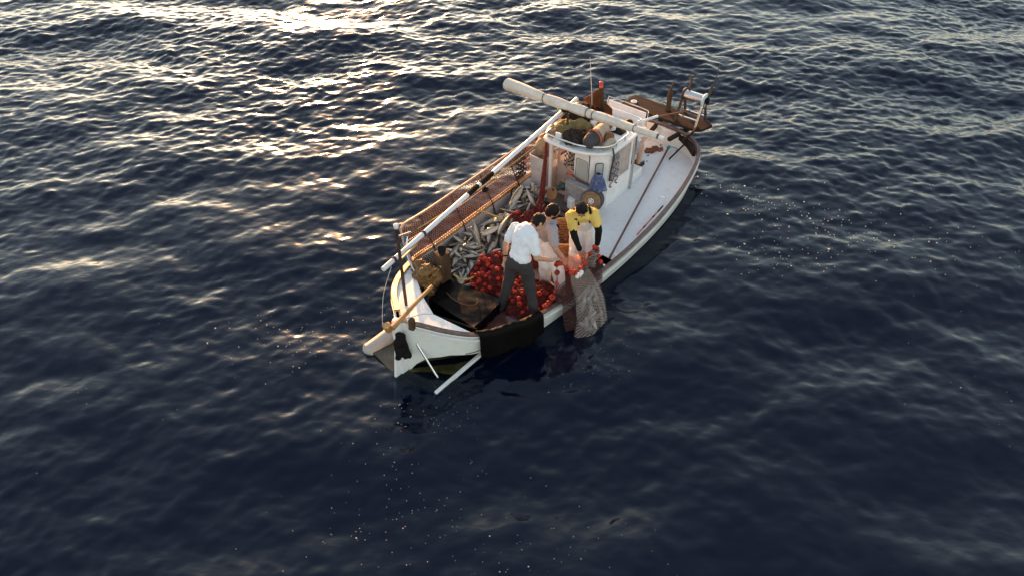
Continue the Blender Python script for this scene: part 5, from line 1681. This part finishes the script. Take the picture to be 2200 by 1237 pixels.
# (his left is towards the near side)
j4 = {k: (v[0] + .02, v[1] - (.09 if k[:3] in ('ank', 'kne', 'wrL', 'elL') else .02), v[2]) for k, v in j4.items()}
j4 = {k.replace('L', 'x').replace('R', 'L').replace('x', 'R'): v for k, v in j4.items()}
p4, J4, _ = person('person', (5.0, .2, DZ), 'seated man behind the cabin, only bare knee, hand and black shoe in view', j4, (0.95, 0.0, -0.25), {'R': dict(nrm=(0, 0, 1), curl=.7), 'L': dict(nrm=(0, 0, 1), curl=.7)}, (0.9, -0.1, 0), SHOE)
mb = MB(); torso(mb, J4, .016, lo=False)
for k in 'LR': arm(mb, J4, k, .02, .75)
garment('t_shirt', mb, TEEG, p4, .012, 12)
rt, fw, up = frame_of(J4)
mb = MB(); mb.ell(J4['pelvis'], (rt * .16, fw * .12, up * .12))
for k in 'LR': mb.cap(J4['hip' + k], .10, J4['hip' + k] + (J4['knee' + k] - J4['hip' + k]) * .72, .08)
garment('shorts', mb, TEEG, p4, .01, 12)
MB().box((4.92, 0.22, (DZ + .52) / 2), (0.30, 0.44, 0.52 - DZ)).build('bench', WHITE, boat, bevel=0.012)

# ------------------------------------------------------------------ hauled net over the near gunwale
hn = thing('hauled_net', (2.2, -1.0, .4), 'red net hauled over the near gunwale with float line and grey bulging bag', 'net')


def surf(name, rows, m, nu=26, nv=20, wob=0.01, parent=hn):
    """rows: list of control polylines (same count) from top to bottom"""
    C = [cr(r, nu) for r in rows]
    P = []
    for i in range(nu):
        P.append(cr([c[i] for c in C], nv))
    P = np.array(P)
    uv = []
    for i in range(nu):
        acc = 0
        for k in range(nv):
            if k: acc += np.linalg.norm(P[i, k] - P[i, k - 1])
            uv.append((i / (nu - 1) * max(.3, np.linalg.norm(np.diff(P[:, nv // 2], axis=0), axis=1).sum()), acc))
            P[i, k] += wob * V(nz(P[i, k], 9), nz(P[i, k] + 5, 9), nz(P[i, k] + 9, 9))
    return MB().grid(P).build(name, m, parent, smooth=True, uv=uv)


HM1 = (1.82, -0.94, 1.07); HM3R = (2.42, -0.90, 0.77); HM3L = (2.64, -1.02, .77)
fline = cr([HM1, (1.87, -1.03, 1.0), (1.93, -1.08, .90), (2.0, -1.10, .845), (2.10, -1.10, .82), (2.20, -1.09, .82), (2.31, -1.08, .84), (2.45, -1.05, .88), (2.56, -1.03, .88), HM3L], 40)
surf('net_curtain', [[HM1, (2.05, -.92, .96), (2.25, -.90, .86), HM3R, HM3L], [tuple(fline[4]), tuple(fline[13]), tuple(fline[21]), tuple(fline[29]), tuple(fline[38])]], NETO, 24, 10)
MB().tube(fline, 0.006, 5).build('float_line', RED, hn, smooth=True)
fl2 = cr([HM1, (1.80, -.97, .95), (1.80, -.98, .78), (1.79, -.97, .62), (1.76, -.94, .50), (1.70, -.92, .42), (1.66, -.90, .38)], 30)
MB().tube(fl2, 0.006, 5).build('float_line', RED, hn, smooth=True)
for t in (2, 6, 10, 14, 19, 24, 29, 34, 38): put_float(hn, fline[t], s=random.uniform(.92, 1.08))
for t in (2, 6, 11, 15, 19, 23, 26, 29): put_float(hn, fl2[t], s=random.uniform(.95, 1.15))
for p in ((2.02, -1.135, .79), (2.06, -1.14, .785), (2.10, -1.14, .80)): put_float(hn, p, s=.92, me=FLOATW)
for p in ((2.62, -1.10, .62), (2.60, -1.08, .72)): put_float(hn, p, s=.9)
# the grey bag bulging over the side
cent = [(2.12, -1.09, .82), (2.14, -1.14, .64), (2.17, -1.22, .44), (2.14, -1.31, .22), (2.07, -1.38, .02), (2.00, -1.42, -.22), (1.96, -1.42, -.45)]
CC = cr(cent, 40); rad = np.interp(np.linspace(0, 1, 40), [0, .15, .4, .6, .8, 1], [.13, .18, .245, .28, .29, .15])
P, uv = [], []
for i in range(40):
    row = []
    for k in range(29):
        a = 2 * math.pi * k / 28
        r = rad[i] * (1 + .10 * nz((math.cos(a) * 1.6, math.sin(a) * 1.6, i * .16)) + .06 * math.sin(a * 5 + i * .25))
        row.append(CC[i] + V(r * math.cos(a) * 1.08, r * math.sin(a) * .52, r * math.sin(a) * .30))
        uv.append((a * .22, i * .04))
    P.append(row)
MB().grid(P).build('net_bag', NETG, hn, smooth=True, uv=uv)
mb = MB()
for k in range(26):
    i = random.randint(12, 36)
    a = random.uniform(0, 6.28); r = rad[i] * random.uniform(.2, .7)
    c = CC[i] + V(r * math.cos(a), r * math.sin(a) * .45, 0)
    d = unit((random.gauss(0, .6), random.gauss(0, .3), random.gauss(0, .8)))
    e1 = unit(np.cross(d, V(0, 1, .3)))
    mb.ell(c, (d * .13, e1 * .035, np.cross(d, e1) * .028), 10, 7)
mb.build('bagged_catch', mat('pale catch', (0.30, 0.27, 0.25), 0.3, var=.3, scale=14), hn, smooth=True)
for k in range(5):
    i0 = random.randint(6, 14); ph = random.uniform(3.5, 5.9)
    P = []
    for q in range(14):
        i = min(39, i0 + q * 2)
        P.append([CC[i] + V(rad[i] * math.cos(ph + d) * 1.0, rad[i] * math.sin(ph + d) * .50, rad[i] * math.sin(ph + d) * .28) + V(.02 * nz((q, k, d * 9)), .02 * nz((q + 5, k, d * 9)), 0) for d in np.linspace(-.22, .22, 4) * (0.4 + .6 * abs(math.sin(q * .7 + k)))])
    MB().grid(P).build('net_fold', FILM, hn, smooth=True)
# darker red netting each side of the bag
surf('net_skirt', [[(1.78, -.98, .74), (1.86, -1.03, .74), (1.95, -1.08, .80)], [(1.78, -1.03, .50), (1.86, -1.06, .50), (1.98, -1.10, .52)], [(1.80, -1.09, .32), (1.88, -1.12, .32), (2.0, -1.20, .32)], [(1.78, -1.16, .10), (1.86, -1.22, .08), (1.94, -1.32, .08)], [(1.74, -1.26, -.2), (1.80, -1.34, -.2), (1.86, -1.42, -.2)]], NETD, 16, 24, .03)
surf('net_skirt', [[(2.30, -1.08, .84), (2.48, -1.05, .90), (2.66, -1.03, .80)], [(2.36, -1.10, .60), (2.50, -1.09, .60), (2.68, -1.07, .55)], [(2.38, -1.16, .40), (2.50, -1.15, .40), (2.64, -1.14, .40)], [(2.36, -1.24, .15), (2.44, -1.24, .15), (2.52, -1.22, .12)], [(2.28, -1.36, -.2), (2.34, -1.36, -.2), (2.42, -1.34, -.2)]], NETD, 18, 24, .03)
surf('net_skirt', [[(1.80, -.84, .42), (2.2, -.90, .44), (2.6, -.92, .44)], [(1.80, -.98, .45), (2.2, -1.06, .46), (2.6, -1.10, .45)], [(1.80, -1.08, .38), (2.2, -1.14, .38), (2.6, -1.17, .38)]], NETD, 20, 10, .02)

# ------------------------------------------------------------------ foam bubbles on the water
def bubbles():
    pts = []
    def cluster(x, y, sx, sy, n, r0, r1, rot=0.0):
        for _ in range(n):
            a, b = rng.normal(0, sx), rng.normal(0, sy)
            if y < 7.5 and rng.random() < .55: continue
            pts.append((x + a * math.cos(rot) - b * math.sin(rot), y + a * math.sin(rot) + b * math.cos(rot), rng.uniform(r0, r1) * (.55 if y < 7.5 else .72) * (1 if rng.random() > .12 else 1.7)))
    FOAM = [(4.9, 10.4, 1.2, .35, 150, .006, .017, -.5), (4.3, 9.3, .5, .3, 70, .005, .014, 0), (6.5, 10.0, 1.3, .6, 60, .005, .012, -.5),
            (-2.7, 7.6, .8, .35, 80, .005, .011, 0.1), (-1.2, 5.2, .5, .5, 110, .005, .010, 0), (-1.5, 4.5, .7, .3, 90, .005, .010, .2), (-0.3, 4.0, .8, .25, 80, .005, .010, 0),
            (0.5, 4.1, 1.0, .3, 60, .004, .009, 0), (-3.3, 7.0, 1.5, 1.0, 70, .004, .008, 0), (-1.4, 6.3, .5, .15, 50, .005, .010, .4), (6.5, 7.0, 1.8, 1.2, 60, .004, .008, 0), (-0.9, 6.1, .25, .15, 90, .003, .010, 0), (1.2, 6.9, .4, .2, 120, .003, .008, 0.5)]
    for c in FOAM: cluster(*c)
    mb = MB()
    for x, y, r in pts:
        dx, dy = x / K - ORG[0], y / K - ORG[1]
        if inside(dx * math.cos(ANG) + dy * math.sin(ANG), -dx * math.sin(ANG) + dy * math.cos(ANG)): continue
        z = float(sea_h(x, y) * boat_damp(np.array(x), np.array(y)))
        mb.ell((x, y, z), ((r, 0, 0), (0, r, 0), (0, 0, r * .8)), 7, 5)
    o = mb.build('foam_bubbles', BUBBLE, frame=WF, base=(0, 0, 0), smooth=True)
    tag(o, 'scattered white foam bubbles floating on the water', 'foam', kind='stuff')


bubbles()
